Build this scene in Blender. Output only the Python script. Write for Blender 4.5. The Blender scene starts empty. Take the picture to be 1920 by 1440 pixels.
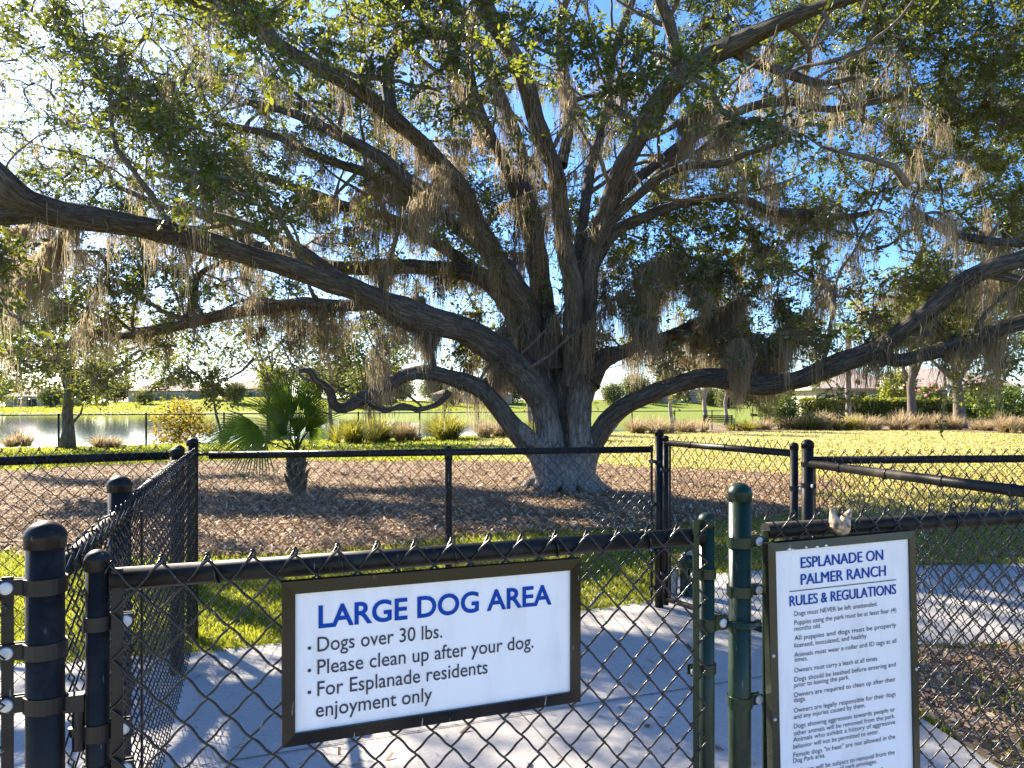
import bpy, bmesh, math, random
import numpy as np
from mathutils import Vector, Matrix, noise as mnoise

# ------------------------------------------------------------------ camera, sky, sun, exposure
SC = bpy.context.scene
COL = SC.collection
H = 1.35          # eye height in metres
F = 1400.0        # focal length in pixels of the 1920 px wide photograph
YH = 760.0        # row of the horizon in the photograph
R = math.radians

cam = bpy.data.cameras.new('camera')
cam.sensor_width = 36.0
cam.lens = F / 1920.0 * 36.0
cam.shift_y = (YH - 720.0) / 1920.0
cam.clip_start = 0.05
cam.clip_end = 6000
camo = bpy.data.objects.new('camera', cam)
camo.location = (0, 0, H)
camo.rotation_euler = (R(90), 0, 0)
COL.objects.link(camo)
SC.camera = camo

SUN_AZ, SUN_EL = -44.0, 32.0       # degrees: from straight ahead towards the left, and up
world = bpy.data.worlds.new('World')
SC.world = world
world.use_nodes = True
wn = world.node_tree
sky = wn.nodes.new('ShaderNodeTexSky')
sky.sky_type = 'NISHITA'
sky.sun_disc = False
sky.sun_elevation = R(SUN_EL)
sky.sun_rotation = R(SUN_AZ)
sky.air_density = 0.8
sky.dust_density = 0.5
sky.ozone_density = 4.0
hs = wn.nodes.new('ShaderNodeHueSaturation')
hs.inputs['Saturation'].default_value = 1.22
hs.inputs['Hue'].default_value = 0.508
wn.links.new(sky.outputs[0], hs.inputs['Color'])
wn.links.new(hs.outputs[0], wn.nodes['Background'].inputs[0])
wn.nodes['Background'].inputs[1].default_value = 0.078

sd = bpy.data.lights.new('sun', 'SUN')
sd.energy = 4.6
sd.angle = R(0.5)
sd.color = (1.0, 0.88, 0.70)
so = bpy.data.objects.new('sun', sd)
COL.objects.link(so)
sdir = Vector((math.sin(R(SUN_AZ)) * math.cos(R(SUN_EL)), math.cos(R(SUN_AZ)) * math.cos(R(SUN_EL)), math.sin(R(SUN_EL))))
so.rotation_euler = sdir.to_track_quat('Z', 'Y').to_euler()

SC.view_settings.view_transform = 'Standard'
SC.view_settings.look = 'None'
SC.view_settings.exposure = 2.22
SC.view_settings.gamma = 1.0
SC.cycles.max_bounces = 7
SC.cycles.transparent_max_bounces = 8
SC.cycles.caustics_reflective = False
SC.cycles.caustics_refractive = False

# ------------------------------------------------------------------ helpers
random.seed(7)
RNG = np.random.default_rng(7)


def P(px, py, d):
    return Vector(((px - 960.0) / F * d, d, H + (YH - py) / F * d))


def G(px, py, z=0.0):
    d = (H - z) * F / (py - YH)
    return Vector(((px - 960.0) / F * d, d, z))


def lerp(a, b, t):
    return a + (b - a) * t


class MB:
    """collects verts and faces for one mesh object"""
    def __init__(s):
        s.v, s.f = [], []

    def add(s, vs, fs):
        b = len(s.v)
        s.v.extend([tuple(x) for x in vs])
        s.f.extend([tuple(b + i for i in f) for f in fs])

    def box(s, c, sx, sy, sz, rz=0.0, M=None):
        c = Vector(c)
        m = M if M is not None else Matrix.Rotation(rz, 3, 'Z')
        vs = [c + m @ Vector((x * sx / 2, y * sy / 2, z * sz / 2)) for z in (-1, 1) for x, y in ((-1, -1), (1, -1), (1, 1), (-1, 1))]
        s.add(vs, [(3, 2, 1, 0), (4, 5, 6, 7), (0, 1, 5, 4), (1, 2, 6, 5), (2, 3, 7, 6), (3, 0, 4, 7)])

    def tube(s, pts, rad, n=8, caps=True):
        pts = [Vector(p) for p in pts]
        m = len(pts)
        if not hasattr(rad, '__len__'):
            rad = [rad] * m
        t0 = (pts[1] - pts[0]).normalized()
        u = t0.orthogonal().normalized()
        vs = []
        for i in range(m):
            if i == 0:
                t = pts[1] - pts[0]
            elif i == m - 1:
                t = pts[-1] - pts[-2]
            else:
                t = (pts[i + 1] - pts[i]).normalized() + (pts[i] - pts[i - 1]).normalized()
            if t.length < 1e-9:
                t = t0.copy()
            t.normalize()
            u = u - t * u.dot(t)
            if u.length < 1e-6:
                u = t.orthogonal()
            u.normalize()
            w = t.cross(u)
            for k in range(n):
                a = 2 * math.pi * k / n
                vs.append(pts[i] + (u * math.cos(a) + w * math.sin(a)) * rad[i])
        fs = []
        for i in range(m - 1):
            for k in range(n):
                k2 = (k + 1) % n
                fs.append((i * n + k, i * n + k2, (i + 1) * n + k2, (i + 1) * n + k))
        if caps:
            fs.append(tuple(range(n - 1, -1, -1)))
            fs.append(tuple(range((m - 1) * n, m * n)))
        s.add(vs, fs)

    def lathe(s, c, prof, n=20, axis=None):
        """prof: list of (radius, height) from the bottom up, about a vertical axis through c"""
        c = Vector(c)
        q = Matrix.Identity(3) if axis is None else Vector((0, 0, 1)).rotation_difference(Vector(axis)).to_matrix()
        vs, fs = [], []
        for r, z in prof:
            for k in range(n):
                a = 2 * math.pi * k / n
                vs.append(c + q @ Vector((r * math.cos(a), r * math.sin(a), z)))
        for i in range(len(prof) - 1):
            for k in range(n):
                k2 = (k + 1) % n
                fs.append((i * n + k, i * n + k2, (i + 1) * n + k2, (i + 1) * n + k))
        fs.append(tuple(range(n - 1, -1, -1)))
        fs.append(tuple(range((len(prof) - 1) * n, len(prof) * n)))
        s.add(vs, fs)


def root_loc(o):
    l = Vector((0, 0, 0))
    while o is not None:
        l = l + Vector(o.location)
        o = o.parent
    return l


def link_mesh(name, me, mat, parent):
    o = bpy.data.objects.new(name, me)
    COL.objects.link(o)
    if mat is not None:
        me.materials.append(mat)
    if parent is not None:
        o.parent = parent
    return o


def obj(name, mb, mat, parent=None, smooth=False, bevel=0.0):
    off = root_loc(parent) if parent is not None else Vector((0, 0, 0))
    me = bpy.data.meshes.new(name)
    me.from_pydata([tuple(Vector(v) - off) for v in mb.v], [], mb.f)
    if smooth:
        me.polygons.foreach_set('use_smooth', [True] * len(me.polygons))
    o = link_mesh(name, me, mat, parent)
    if bevel:
        m = o.modifiers.new('bevel', 'BEVEL')
        m.width = bevel
        m.segments = 2
        m.limit_method = 'ANGLE'
    return o


def np_obj(name, verts, faces, mat, parent=None, rnd=None, smooth=False):
    """verts (N,3) array, faces (M,k) array; rnd: per-vertex value kept as attribute 'rnd'"""
    off = root_loc(parent) if parent is not None else Vector((0, 0, 0))
    verts = np.asarray(verts, dtype=np.float32) - np.array(off, dtype=np.float32)
    me = bpy.data.meshes.new(name)
    k = faces.shape[1]
    me.vertices.add(len(verts))
    me.vertices.foreach_set('co', verts.ravel())
    me.loops.add(faces.size)
    me.loops.foreach_set('vertex_index', faces.astype(np.int32).ravel())
    me.polygons.add(len(faces))
    me.polygons.foreach_set('loop_start', np.arange(0, faces.size, k, dtype=np.int32))
    if smooth:
        me.polygons.foreach_set('use_smooth', np.ones(len(faces), dtype=bool))
    if rnd is not None:
        at = me.attributes.new('rnd', 'FLOAT', 'POINT')
        at.data.foreach_set('value', np.asarray(rnd, dtype=np.float32))
    me.update(calc_edges=True)
    return link_mesh(name, me, mat, parent)


def tag(o, label=None, cat=None, group=None, kind=None):
    if label:
        o['label'] = label
    if cat:
        o['category'] = cat
    if group:
        o['group'] = group
    if kind:
        o['kind'] = kind
    return o


def thing(name, loc, label, cat, group=None):
    o = bpy.data.objects.new(name, None)
    o.empty_display_size = 0.2
    o.location = loc
    COL.objects.link(o)
    return tag(o, label, cat, group)


def copy_tree(o, parent=None):
    c = o.copy()
    COL.objects.link(c)
    c.parent = parent
    for ch in list(o.children):
        copy_tree(ch, c)
    return c


# ------------------------------------------------------------------ materials
def mat_new(name):
    m = bpy.data.materials.new(name)
    m.use_nodes = True
    nt = m.node_tree
    b = nt.nodes['Principled BSDF']
    return m, nt, b


def N(nt, typ, **kw):
    n = nt.nodes.new(typ)
    for k, v in kw.items():
        setattr(n, k, v)
    return n


def ramp(nt, stops, src):
    r = nt.nodes.new('ShaderNodeValToRGB')
    e = r.color_ramp.elements
    while len(e) < len(stops):
        e.new(0.5)
    for i, (p, c) in enumerate(stops):
        e[i].position = p
        e[i].color = (*c, 1)
    nt.links.new(src, r.inputs[0])
    return r


def noise_mat(name, stops, scale=5.0, detail=6.0, rough=0.8, bump=0.0, bscale=None, stretch=(1, 1, 1), spec=0.4, bdist=0.02):
    m, nt, b = mat_new(name)
    tc = N(nt, 'ShaderNodeTexCoord')
    mp = N(nt, 'ShaderNodeMapping')
    mp.inputs['Scale'].default_value = stretch
    nt.links.new(tc.outputs['Object'], mp.inputs[0])
    no = N(nt, 'ShaderNodeTexNoise')
    no.inputs['Scale'].default_value = scale
    no.inputs['Detail'].default_value = detail
    nt.links.new(mp.outputs[0], no.inputs[0])
    r = ramp(nt, stops, no.outputs[0])
    nt.links.new(r.outputs[0], b.inputs['Base Color'])
    b.inputs['Roughness'].default_value = rough
    b.inputs['Specular IOR Level'].default_value = spec
    if bump:
        n2 = N(nt, 'ShaderNodeTexNoise')
        n2.inputs['Scale'].default_value = bscale or scale * 3
        n2.inputs['Detail'].default_value = 8
        nt.links.new(mp.outputs[0], n2.inputs[0])
        bp = N(nt, 'ShaderNodeBump')
        bp.inputs['Strength'].default_value = bump
        bp.inputs['Distance'].default_value = bdist
        nt.links.new(n2.outputs[0], bp.inputs['Height'])
        nt.links.new(bp.outputs[0], b.inputs['Normal'])
    return m


def leaf_mat(name, stops, trans=(0.3, 0.38, 0.04), tmix=0.4, rough=0.4, spec=0.5):
    """leaf surface: colour varies leaf by leaf (attribute rnd), light passes through"""
    m, nt, b = mat_new(name)
    at = N(nt, 'ShaderNodeAttribute', attribute_name='rnd')
    r = ramp(nt, stops, at.outputs['Fac'])
    nt.links.new(r.outputs[0], b.inputs['Base Color'])
    b.inputs['Roughness'].default_value = rough
    b.inputs['Specular IOR Level'].default_value = spec
    tr = N(nt, 'ShaderNodeBsdfTranslucent')
    mx = N(nt, 'ShaderNodeMix', data_type='RGBA', blend_type='MIX')
    mx.inputs['Factor'].default_value = 0.55
    nt.links.new(r.outputs[0], mx.inputs['A'])
    mx.inputs['B'].default_value = (*trans, 1)
    nt.links.new(mx.outputs['Result'], tr.inputs['Color'])
    ms = N(nt, 'ShaderNodeMixShader')
    ms.inputs[0].default_value = tmix
    nt.links.new(b.outputs[0], ms.inputs[1])
    nt.links.new(tr.outputs[0], ms.inputs[2])
    nt.links.new(ms.outputs[0], nt.nodes['Material Output'].inputs[0])
    return m


def paint_mat(name, col, rough=0.35, wear=0.12, wearcol=(0.12, 0.11, 0.10), spec=0.5):
    """black vinyl / powder coat with dusty scuffs"""
    m, nt, b = mat_new(name)
    tc = N(nt, 'ShaderNodeTexCoord')
    no = N(nt, 'ShaderNodeTexNoise')
    no.inputs['Scale'].default_value = 9
    no.inputs['Detail'].default_value = 9
    no.inputs['Roughness'].default_value = 0.75
    nt.links.new(tc.outputs['Object'], no.inputs[0])
    r = ramp(nt, [(0.0, col), (0.50, col), (0.70, tuple(lerp(a, w, 0.5) for a, w in zip(col, wearcol))), (1, wearcol)], no.outputs[0])
    nt.links.new(r.outputs[0], b.inputs['Base Color'])
    r2 = ramp(nt, [(0.3, (rough - wear,) * 3), (0.75, (rough + wear * 1.6,) * 3)], no.outputs[0])
    nt.links.new(r2.outputs[0], b.inputs['Roughness'])
    b.inputs['Specular IOR Level'].default_value = spec
    mp = N(nt, 'ShaderNodeMapping'); mp.inputs['Scale'].default_value = (90, 90, 14); mp.inputs['Rotation'].default_value = (0.5, 0.3, 0.2)
    nt.links.new(tc.outputs['Object'], mp.inputs[0])
    n3 = N(nt, 'ShaderNodeTexNoise'); n3.inputs['Scale'].default_value = 1.0; n3.inputs['Detail'].default_value = 3
    nt.links.new(mp.outputs[0], n3.inputs[0])
    r3 = ramp(nt, [(0.70, (0, 0, 0)), (0.75, (1, 1, 1))], n3.outputs[0])
    mx = N(nt, 'ShaderNodeMix', data_type='RGBA')
    nt.links.new(r3.outputs[0], mx.inputs['Factor']); nt.links.new(r.outputs[0], mx.inputs['A'])
    mx.inputs['B'].default_value = (0.22, 0.22, 0.22, 1)
    nt.links.new(mx.outputs['Result'], b.inputs['Base Color'])
    return m


def plain_mat(name, col, rough=0.5, metal=0.0, spec=0.5):
    m, nt, b = mat_new(name)
    tc = N(nt, 'ShaderNodeTexCoord')
    no = N(nt, 'ShaderNodeTexNoise')
    no.inputs['Scale'].default_value = 30
    no.inputs['Detail'].default_value = 6
    nt.links.new(tc.outputs['Object'], no.inputs[0])
    r = ramp(nt, [(0.3, tuple(c * 0.9 for c in col)), (0.7, tuple(min(1, c * 1.06) for c in col))], no.outputs[0])
    nt.links.new(r.outputs[0], b.inputs['Base Color'])
    b.inputs['Roughness'].default_value = rough
    b.inputs['Metallic'].default_value = metal
    b.inputs['Specular IOR Level'].default_value = spec
    return m


M = {}
M['black'] = paint_mat('black_vinyl', (0.011, 0.010, 0.009), 0.44, 0.10, (0.06, 0.057, 0.052), 0.22)
M['wire'] = paint_mat('black_wire_coat', (0.006, 0.006, 0.007), 0.26, 0.08, (0.03, 0.03, 0.03), 0.45)
M['green_black'] = paint_mat('green_black_coat_flare_tint', (0.010, 0.026, 0.014), 0.32, 0.10, (0.06, 0.065, 0.04), 0.32)  # lens flare's green painted into latch-side posts; the fountain pedestal is truly green
M['bracket'] = paint_mat('worn_black_bracket', (0.009, 0.009, 0.010), 0.42, 0.1, (0.035, 0.032, 0.03), 0.3)
M['bolt'] = plain_mat('galvanised_bolt', (0.50, 0.52, 0.55), 0.55, 0.5)
M['frame1'] = paint_mat('sign_frame_gloss_black', (0.006, 0.006, 0.006), 0.17, 0.05, (0.022, 0.019, 0.015), 0.32)
M['frame2'] = paint_mat('sign_frame_dark_green', (0.012, 0.017, 0.010), 0.30, 0.1, (0.04, 0.045, 0.03))
M['white'] = noise_mat('sign_white', [(0.25, (0.72, 0.73, 0.75)), (0.5, (0.82, 0.83, 0.86)), (0.8, (0.84, 0.85, 0.88))], 7, 9, 0.36, 0, None, (3, 3, 0.8))
M['blue'] = plain_mat('lettering_blue', (0.002, 0.055, 0.34), 0.6, 0.0, 0.15)
M['ink'] = plain_mat('lettering_ink', (0.022, 0.025, 0.045), 0.5)
M['chip'] = plain_mat('chipped_paint', (0.75, 0.75, 0.72), 0.6)


def concrete_mat():
    m, nt, b = mat_new('broom_finished_concrete')
    tc = N(nt, 'ShaderNodeTexCoord')
    n1 = N(nt, 'ShaderNodeTexNoise'); n1.inputs['Scale'].default_value = 1.7; n1.inputs['Detail'].default_value = 10; n1.inputs['Roughness'].default_value = 0.68
    n2 = N(nt, 'ShaderNodeTexNoise'); n2.inputs['Scale'].default_value = 60; n2.inputs['Detail'].default_value = 4
    for n in (n1, n2):
        nt.links.new(tc.outputs['Object'], n.inputs[0])
    r = ramp(nt, [(0.26, (0.36, 0.335, 0.30)), (0.42, (0.46, 0.435, 0.395)), (0.6, (0.51, 0.485, 0.44)), (0.75, (0.57, 0.54, 0.495))], n1.outputs[0])
    r2 = ramp(nt, [(0.3, (0.82, 0.82, 0.82)), (0.7, (1, 1, 1))], n2.outputs[0])
    mx = N(nt, 'ShaderNodeMix', data_type='RGBA', blend_type='MULTIPLY')
    mx.inputs['Factor'].default_value = 1
    nt.links.new(r.outputs[0], mx.inputs['A']); nt.links.new(r2.outputs[0], mx.inputs['B'])
    nt.links.new(mx.outputs['Result'], b.inputs['Base Color'])
    b.inputs['Roughness'].default_value = 0.85
    bp = N(nt, 'ShaderNodeBump'); bp.inputs['Strength'].default_value = 0.35; bp.inputs['Distance'].default_value = 0.004
    nt.links.new(n2.outputs[0], bp.inputs['Height']); nt.links.new(bp.outputs[0], b.inputs['Normal'])
    return m


def bark_mat():
    m, nt, b = mat_new('oak_bark')
    tc = N(nt, 'ShaderNodeTexCoord')
    uv = N(nt, 'ShaderNodeAttribute', attribute_name='barkuv')
    n1 = N(nt, 'ShaderNodeTexNoise'); n1.inputs['Scale'].default_value = 1.0; n1.inputs['Detail'].default_value = 9; n1.inputs['Roughness'].default_value = 0.7
    nt.links.new(uv.outputs['Vector'], n1.inputs[0])
    v1 = N(nt, 'ShaderNodeTexVoronoi', feature='DISTANCE_TO_EDGE'); v1.inputs['Scale'].default_value = 1.4
    nx = N(nt, 'ShaderNodeMix', data_type='RGBA', blend_type='ADD'); nx.inputs['Factor'].default_value = 0.6
    nt.links.new(uv.outputs['Vector'], nx.inputs['A']); nt.links.new(n1.outputs['Color'], nx.inputs['B'])
    nt.links.new(nx.outputs['Result'], v1.inputs[0])
    n2 = N(nt, 'ShaderNodeTexNoise'); n2.inputs['Scale'].default_value = 2.2; n2.inputs['Detail'].default_value = 5
    nt.links.new(tc.outputs['Object'], n2.inputs[0])
    r1 = ramp(nt, [(0.30, (0.052, 0.041, 0.033)), (0.5, (0.112, 0.093, 0.076)), (0.68, (0.20, 0.178, 0.153))], n1.outputs[0])
    r2 = ramp(nt, [(0.42, (1, 1, 1)), (0.6, (1.25, 1.3, 1.28))], n2.outputs[0])
    r3 = ramp(nt, [(0.0, (0.5, 0.48, 0.46)), (0.13, (1, 1, 1))], v1.outputs['Distance'])
    m1 = N(nt, 'ShaderNodeMix', data_type='RGBA', blend_type='MULTIPLY'); m1.inputs['Factor'].default_value = 1
    m2 = N(nt, 'ShaderNodeMix', data_type='RGBA', blend_type='MULTIPLY'); m2.inputs['Factor'].default_value = 1
    nt.links.new(r1.outputs[0], m1.inputs['A']); nt.links.new(r2.outputs[0], m1.inputs['B'])
    nt.links.new(m1.outputs['Result'], m2.inputs['A']); nt.links.new(r3.outputs[0], m2.inputs['B'])
    nt.links.new(m2.outputs['Result'], b.inputs['Base Color'])
    b.inputs['Roughness'].default_value = 0.9
    b.inputs['Specular IOR Level'].default_value = 0.2
    ad = N(nt, 'ShaderNodeMath', operation='ADD')
    mn = N(nt, 'ShaderNodeMath', operation='MINIMUM'); mn.inputs[1].default_value = 0.25
    nt.links.new(v1.outputs['Distance'], mn.inputs[0])
    nt.links.new(mn.outputs[0], ad.inputs[0]); nt.links.new(n1.outputs[0], ad.inputs[1])
    bp = N(nt, 'ShaderNodeBump'); bp.inputs['Strength'].default_value = 0.9; bp.inputs['Distance'].default_value = 0.04
    nt.links.new(ad.outputs[0], bp.inputs['Height']); nt.links.new(bp.outputs[0], b.inputs['Normal'])
    return m


M['concrete'] = concrete_mat()
M['joint'] = plain_mat('joint_dark_grey', (0.12, 0.115, 0.11), 0.95)  # even dark grey of the joint lines between slabs
M['bark'] = bark_mat()
M['bark_far'] = noise_mat('grey_brown_bark', [(0.3, (0.075, 0.055, 0.042)), (0.7, (0.19, 0.155, 0.125))], 6, 6, 0.9, 0.5, 20, (3, 3, 0.7))
M['palm_bark'] = noise_mat('palm_bark', [(0.3, (0.20, 0.16, 0.13)), (0.7, (0.36, 0.30, 0.25))], 5, 6, 0.9, 0.5, 12, (1, 1, 4))
M['oak_leaf'] = leaf_mat('oak_leaf', [(0.0, (0.016, 0.036, 0.013)), (0.55, (0.036, 0.070, 0.015)), (0.9, (0.080, 0.115, 0.018)), (0.96, (0.20, 0.16, 0.03)), (1, (0.22, 0.09, 0.03))], (0.44, 0.47, 0.03), 0.44, 0.28, 0.8)
M['moss'] = leaf_mat('spanish_moss', [(0.0, (0.14, 0.12, 0.085)), (0.5, (0.27, 0.23, 0.165)), (1, (0.42, 0.37, 0.28))], (0.54, 0.44, 0.28), 0.50, 0.9, 0.1)
M['grass'] = leaf_mat('grass_blade', [(0.0, (0.06, 0.115, 0.010)), (0.5, (0.12, 0.175, 0.018)), (0.85, (0.20, 0.225, 0.025)), (1, (0.38, 0.31, 0.12))], (0.56, 0.56, 0.05), 0.55, 0.45, 0.35)
M['dry_grass'] = leaf_mat('dry_grass_blade', [(0.0, (0.22, 0.21, 0.06)), (0.5, (0.41, 0.345, 0.13)), (1, (0.55, 0.46, 0.25))], (0.66, 0.57, 0.24), 0.45, 0.6, 0.2)
M['chips'] = leaf_mat('mulch_chip', [(0.0, (0.14, 0.082, 0.042)), (0.45, (0.37, 0.24, 0.13)), (0.8, (0.56, 0.40, 0.25)), (1, (0.72, 0.59, 0.43))], (0.3, 0.2, 0.12), 0.08, 0.8, 0.2)
M['litter'] = leaf_mat('dry_leaf', [(0.0, (0.14, 0.09, 0.05)), (0.5, (0.38, 0.26, 0.16)), (1, (0.58, 0.46, 0.31))], (0.45, 0.28, 0.12), 0.25, 0.7, 0.3)
M['mulch_base'] = noise_mat('mulch_ground', [(0.3, (0.10, 0.065, 0.04)), (0.55, (0.21, 0.145, 0.09)), (0.75, (0.32, 0.235, 0.155))], 14, 8, 0.95, 0.8, 40, bdist=0.03)
M['soil'] = noise_mat('sandy_soil', [(0.3, (0.14, 0.105, 0.075)), (0.7, (0.28, 0.22, 0.16))], 7, 8, 0.95, 0.5, 40)
M['palm_leaf'] = leaf_mat('palm_leaf', [(0.0, (0.035, 0.085, 0.022)), (0.6, (0.075, 0.15, 0.032)), (1, (0.15, 0.22, 0.04))], (0.44, 0.66, 0.05), 0.48, 0.36, 0.5)
M['shrub_leaf'] = leaf_mat('shrub_leaf', [(0.0, (0.035, 0.075, 0.018)), (0.6, (0.075, 0.135, 0.022)), (1, (0.15, 0.20, 0.03))], (0.34, 0.44, 0.04), 0.42, 0.4, 0.5)
M['hedge_leaf'] = leaf_mat('hedge_leaf', [(0.0, (0.05, 0.085, 0.015)), (0.6, (0.12, 0.16, 0.02)), (1, (0.26, 0.27, 0.03))], (0.55, 0.55, 0.04), 0.45, 0.4, 0.5)
M['yellow_leaf'] = leaf_mat('autumn_leaf', [(0.0, (0.07, 0.10, 0.015)), (0.4, (0.16, 0.17, 0.02)), (0.75, (0.38, 0.25, 0.02)), (1, (0.48, 0.18, 0.03))], (0.55, 0.40, 0.04), 0.45, 0.5, 0.4)
M['tan_grass'] = leaf_mat('tan_plume_grass', [(0.0, (0.16, 0.16, 0.05)), (0.4, (0.33, 0.25, 0.13)), (1, (0.52, 0.40, 0.27))], (0.60, 0.46, 0.28), 0.45, 0.7, 0.2)
M['green_grass'] = leaf_mat('cord_grass', [(0.0, (0.05, 0.085, 0.015)), (0.5, (0.15, 0.17, 0.02)), (1, (0.38, 0.32, 0.07))], (0.55, 0.50, 0.06), 0.45, 0.5, 0.3)
M['far_leaf'] = leaf_mat('far_tree_leaf', [(0.0, (0.035, 0.055, 0.022)), (0.6, (0.075, 0.10, 0.03)), (1, (0.16, 0.16, 0.05))], (0.28, 0.30, 0.06), 0.4, 0.6, 0.3)
M['flower'] = leaf_mat('pink_flower', [(0.0, (0.65, 0.16, 0.16)), (1, (0.75, 0.35, 0.32))], (0.8, 0.3, 0.3), 0.4, 0.6, 0.3)
M['stucco'] = noise_mat('tan_stucco', [(0.3, (0.44, 0.35, 0.27)), (0.7, (0.52, 0.43, 0.34))], 3, 5, 0.9)
M['roof_tile'] = noise_mat('tan_roof_tile', [(0.3, (0.34, 0.26, 0.20)), (0.7, (0.46, 0.37, 0.30))], 2.5, 6, 0.85, 0.4, 10, (1, 1, 4))
M['roof_red'] = noise_mat('terracotta_roof', [(0.3, (0.33, 0.22, 0.17)), (0.7, (0.45, 0.32, 0.25))], 2.0, 6, 0.85)
M['glass'] = plain_mat('dark_window_glass', (0.05, 0.06, 0.07), 0.08, 0.0, 0.8)
M['trim'] = plain_mat('white_trim', (0.75, 0.74, 0.71), 0.5)
M['screen'] = plain_mat('bronze_screen', (0.10, 0.10, 0.105), 0.7)
M['steel'] = plain_mat('dull_grey_steel', (0.30, 0.32, 0.33), 0.4, 0.3)


def water_mat():
    m, nt, b = mat_new('lake_water')
    b.inputs['Base Color'].default_value = (0.02, 0.028, 0.024, 1)
    b.inputs['Roughness'].default_value = 0.06
    b.inputs['IOR'].default_value = 1.33
    b.inputs['Specular IOR Level'].default_value = 0.6
    tc = N(nt, 'ShaderNodeTexCoord')
    mp = N(nt, 'ShaderNodeMapping'); mp.inputs['Scale'].default_value = (0.5, 1.6, 1)
    nt.links.new(tc.outputs['Object'], mp.inputs[0])
    no = N(nt, 'ShaderNodeTexNoise'); no.inputs['Scale'].default_value = 1.2; no.inputs['Detail'].default_value = 5
    nt.links.new(mp.outputs[0], no.inputs[0])
    bp = N(nt, 'ShaderNodeBump'); bp.inputs['Strength'].default_value = 0.035; bp.inputs['Distance'].default_value = 0.05
    nt.links.new(no.outputs[0], bp.inputs['Height']); nt.links.new(bp.outputs[0], b.inputs['Normal'])
    return m


def lawn_mat():
    """lawn sheet: green near the tree, drier towards the right, worn brown spots"""
    m, nt, b = mat_new('lawn_ground')
    tc = N(nt, 'ShaderNodeTexCoord')
    n1 = N(nt, 'ShaderNodeTexNoise'); n1.inputs['Scale'].default_value = 0.35; n1.inputs['Detail'].default_value = 7
    n2 = N(nt, 'ShaderNodeTexNoise'); n2.inputs['Scale'].default_value = 18; n2.inputs['Detail'].default_value = 6
    for n in (n1, n2):
        nt.links.new(tc.outputs['Object'], n.inputs[0])
    g = ramp(nt, [(0.3, (0.085, 0.125, 0.014)), (0.7, (0.22, 0.26, 0.026))], n2.outputs[0])
    d = ramp(nt, [(0.3, (0.36, 0.31, 0.10)), (0.7, (0.52, 0.44, 0.20))], n2.outputs[0])
    se = N(nt, 'ShaderNodeSeparateXYZ'); nt.links.new(tc.outputs['Object'], se.inputs[0])
    # dryness follows a broad region of the lawn plus noise
    w = N(nt, 'ShaderNodeMapRange'); w.inputs['From Min'].default_value = -4; w.inputs['From Max'].default_value = 4
    nt.links.new(se.outputs['X'], w.inputs['Value'])
    y = N(nt, 'ShaderNodeMapRange'); y.inputs['From Min'].default_value = 60; y.inputs['From Max'].default_value = 44
    nt.links.new(se.outputs['Y'], y.inputs['Value'])
    mu = N(nt, 'ShaderNodeMath', operation='MULTIPLY'); nt.links.new(w.outputs[0], mu.inputs[0]); nt.links.new(y.outputs[0], mu.inputs[1])
    n1r = N(nt, 'ShaderNodeMapRange'); n1r.inputs['From Min'].default_value = 0.35; n1r.inputs['From Max'].default_value = 0.62
    n1r.inputs['To Min'].default_value = 0.55
    nt.links.new(n1.outputs[0], n1r.inputs['Value'])
    m2 = N(nt, 'ShaderNodeMath', operation='MULTIPLY'); nt.links.new(mu.outputs[0], m2.inputs[0]); nt.links.new(n1r.outputs[0], m2.inputs[1])
    mx = N(nt, 'ShaderNodeMix', data_type='RGBA')
    nt.links.new(m2.outputs[0], mx.inputs['Factor']); nt.links.new(g.outputs[0], mx.inputs['A']); nt.links.new(d.outputs[0], mx.inputs['B'])
    nt.links.new(mx.outputs['Result'], b.inputs['Base Color'])
    b.inputs['Roughness'].default_value = 0.9
    b.inputs['Specular IOR Level'].default_value = 0.15
    bp = N(nt, 'ShaderNodeBump'); bp.inputs['Strength'].default_value = 0.8; bp.inputs['Distance'].default_value = 0.04
    nt.links.new(n2.outputs[0], bp.inputs['Height']); nt.links.new(bp.outputs[0], b.inputs['Normal'])
    return m


M['water'] = water_mat()
M['lawn'] = lawn_mat()

# ------------------------------------------------------------------ ground, lake, far bank
SH0, SH1 = np.array([-14.5, 23.5]), np.array([11.5, 41.0])        # line of the lakeside fence
SHD = (SH1 - SH0) / np.linalg.norm(SH1 - SH0)
SHN = np.array([-SHD[1], SHD[0]])
LAKE_Z = -0.38


def shore_s(x, y):
    return (np.asarray(x) - SH0[0]) * SHN[0] + (np.asarray(y) - SH0[1]) * SHN[1]


def shore_u(x, y):
    return (np.asarray(x) - SH0[0]) * SHD[0] + (np.asarray(y) - SH0[1]) * SHD[1]


def smooth(a, b, x):
    t = np.clip((x - a) / (b - a), 0, 1)
    return t * t * (3 - 2 * t)


def ground_z(x, y):
    x = np.asarray(x, dtype=float); y = np.asarray(y, dtype=float)
    s, u = shore_s(x, y), shore_u(x, y)
    wob = 0.8 * np.sin(u * 0.21) + 0.5 * np.sin(u * 0.57 + 1)
    inl = smooth(0.5, 4.2, s + 0.5 * wob) * (1 - smooth(36, 44, u + 0.1 * s))
    far = smooth(146, 160, s + 2 * wob)
    z = -1.4 * inl * (1 - far)
    rise = smooth(150, 205, s)
    z = z + rise * (0.7 + 3.2 * smooth(-10, 70, u)) * (0.85 + 0.15 * np.sin(u * 0.035))
    return z


def grid_axis(parts):
    out = []
    for a, b, n in parts:
        out.extend(np.linspace(a, b, n, endpoint=False))
    out.append(parts[-1][1])
    return np.array(out)


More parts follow.
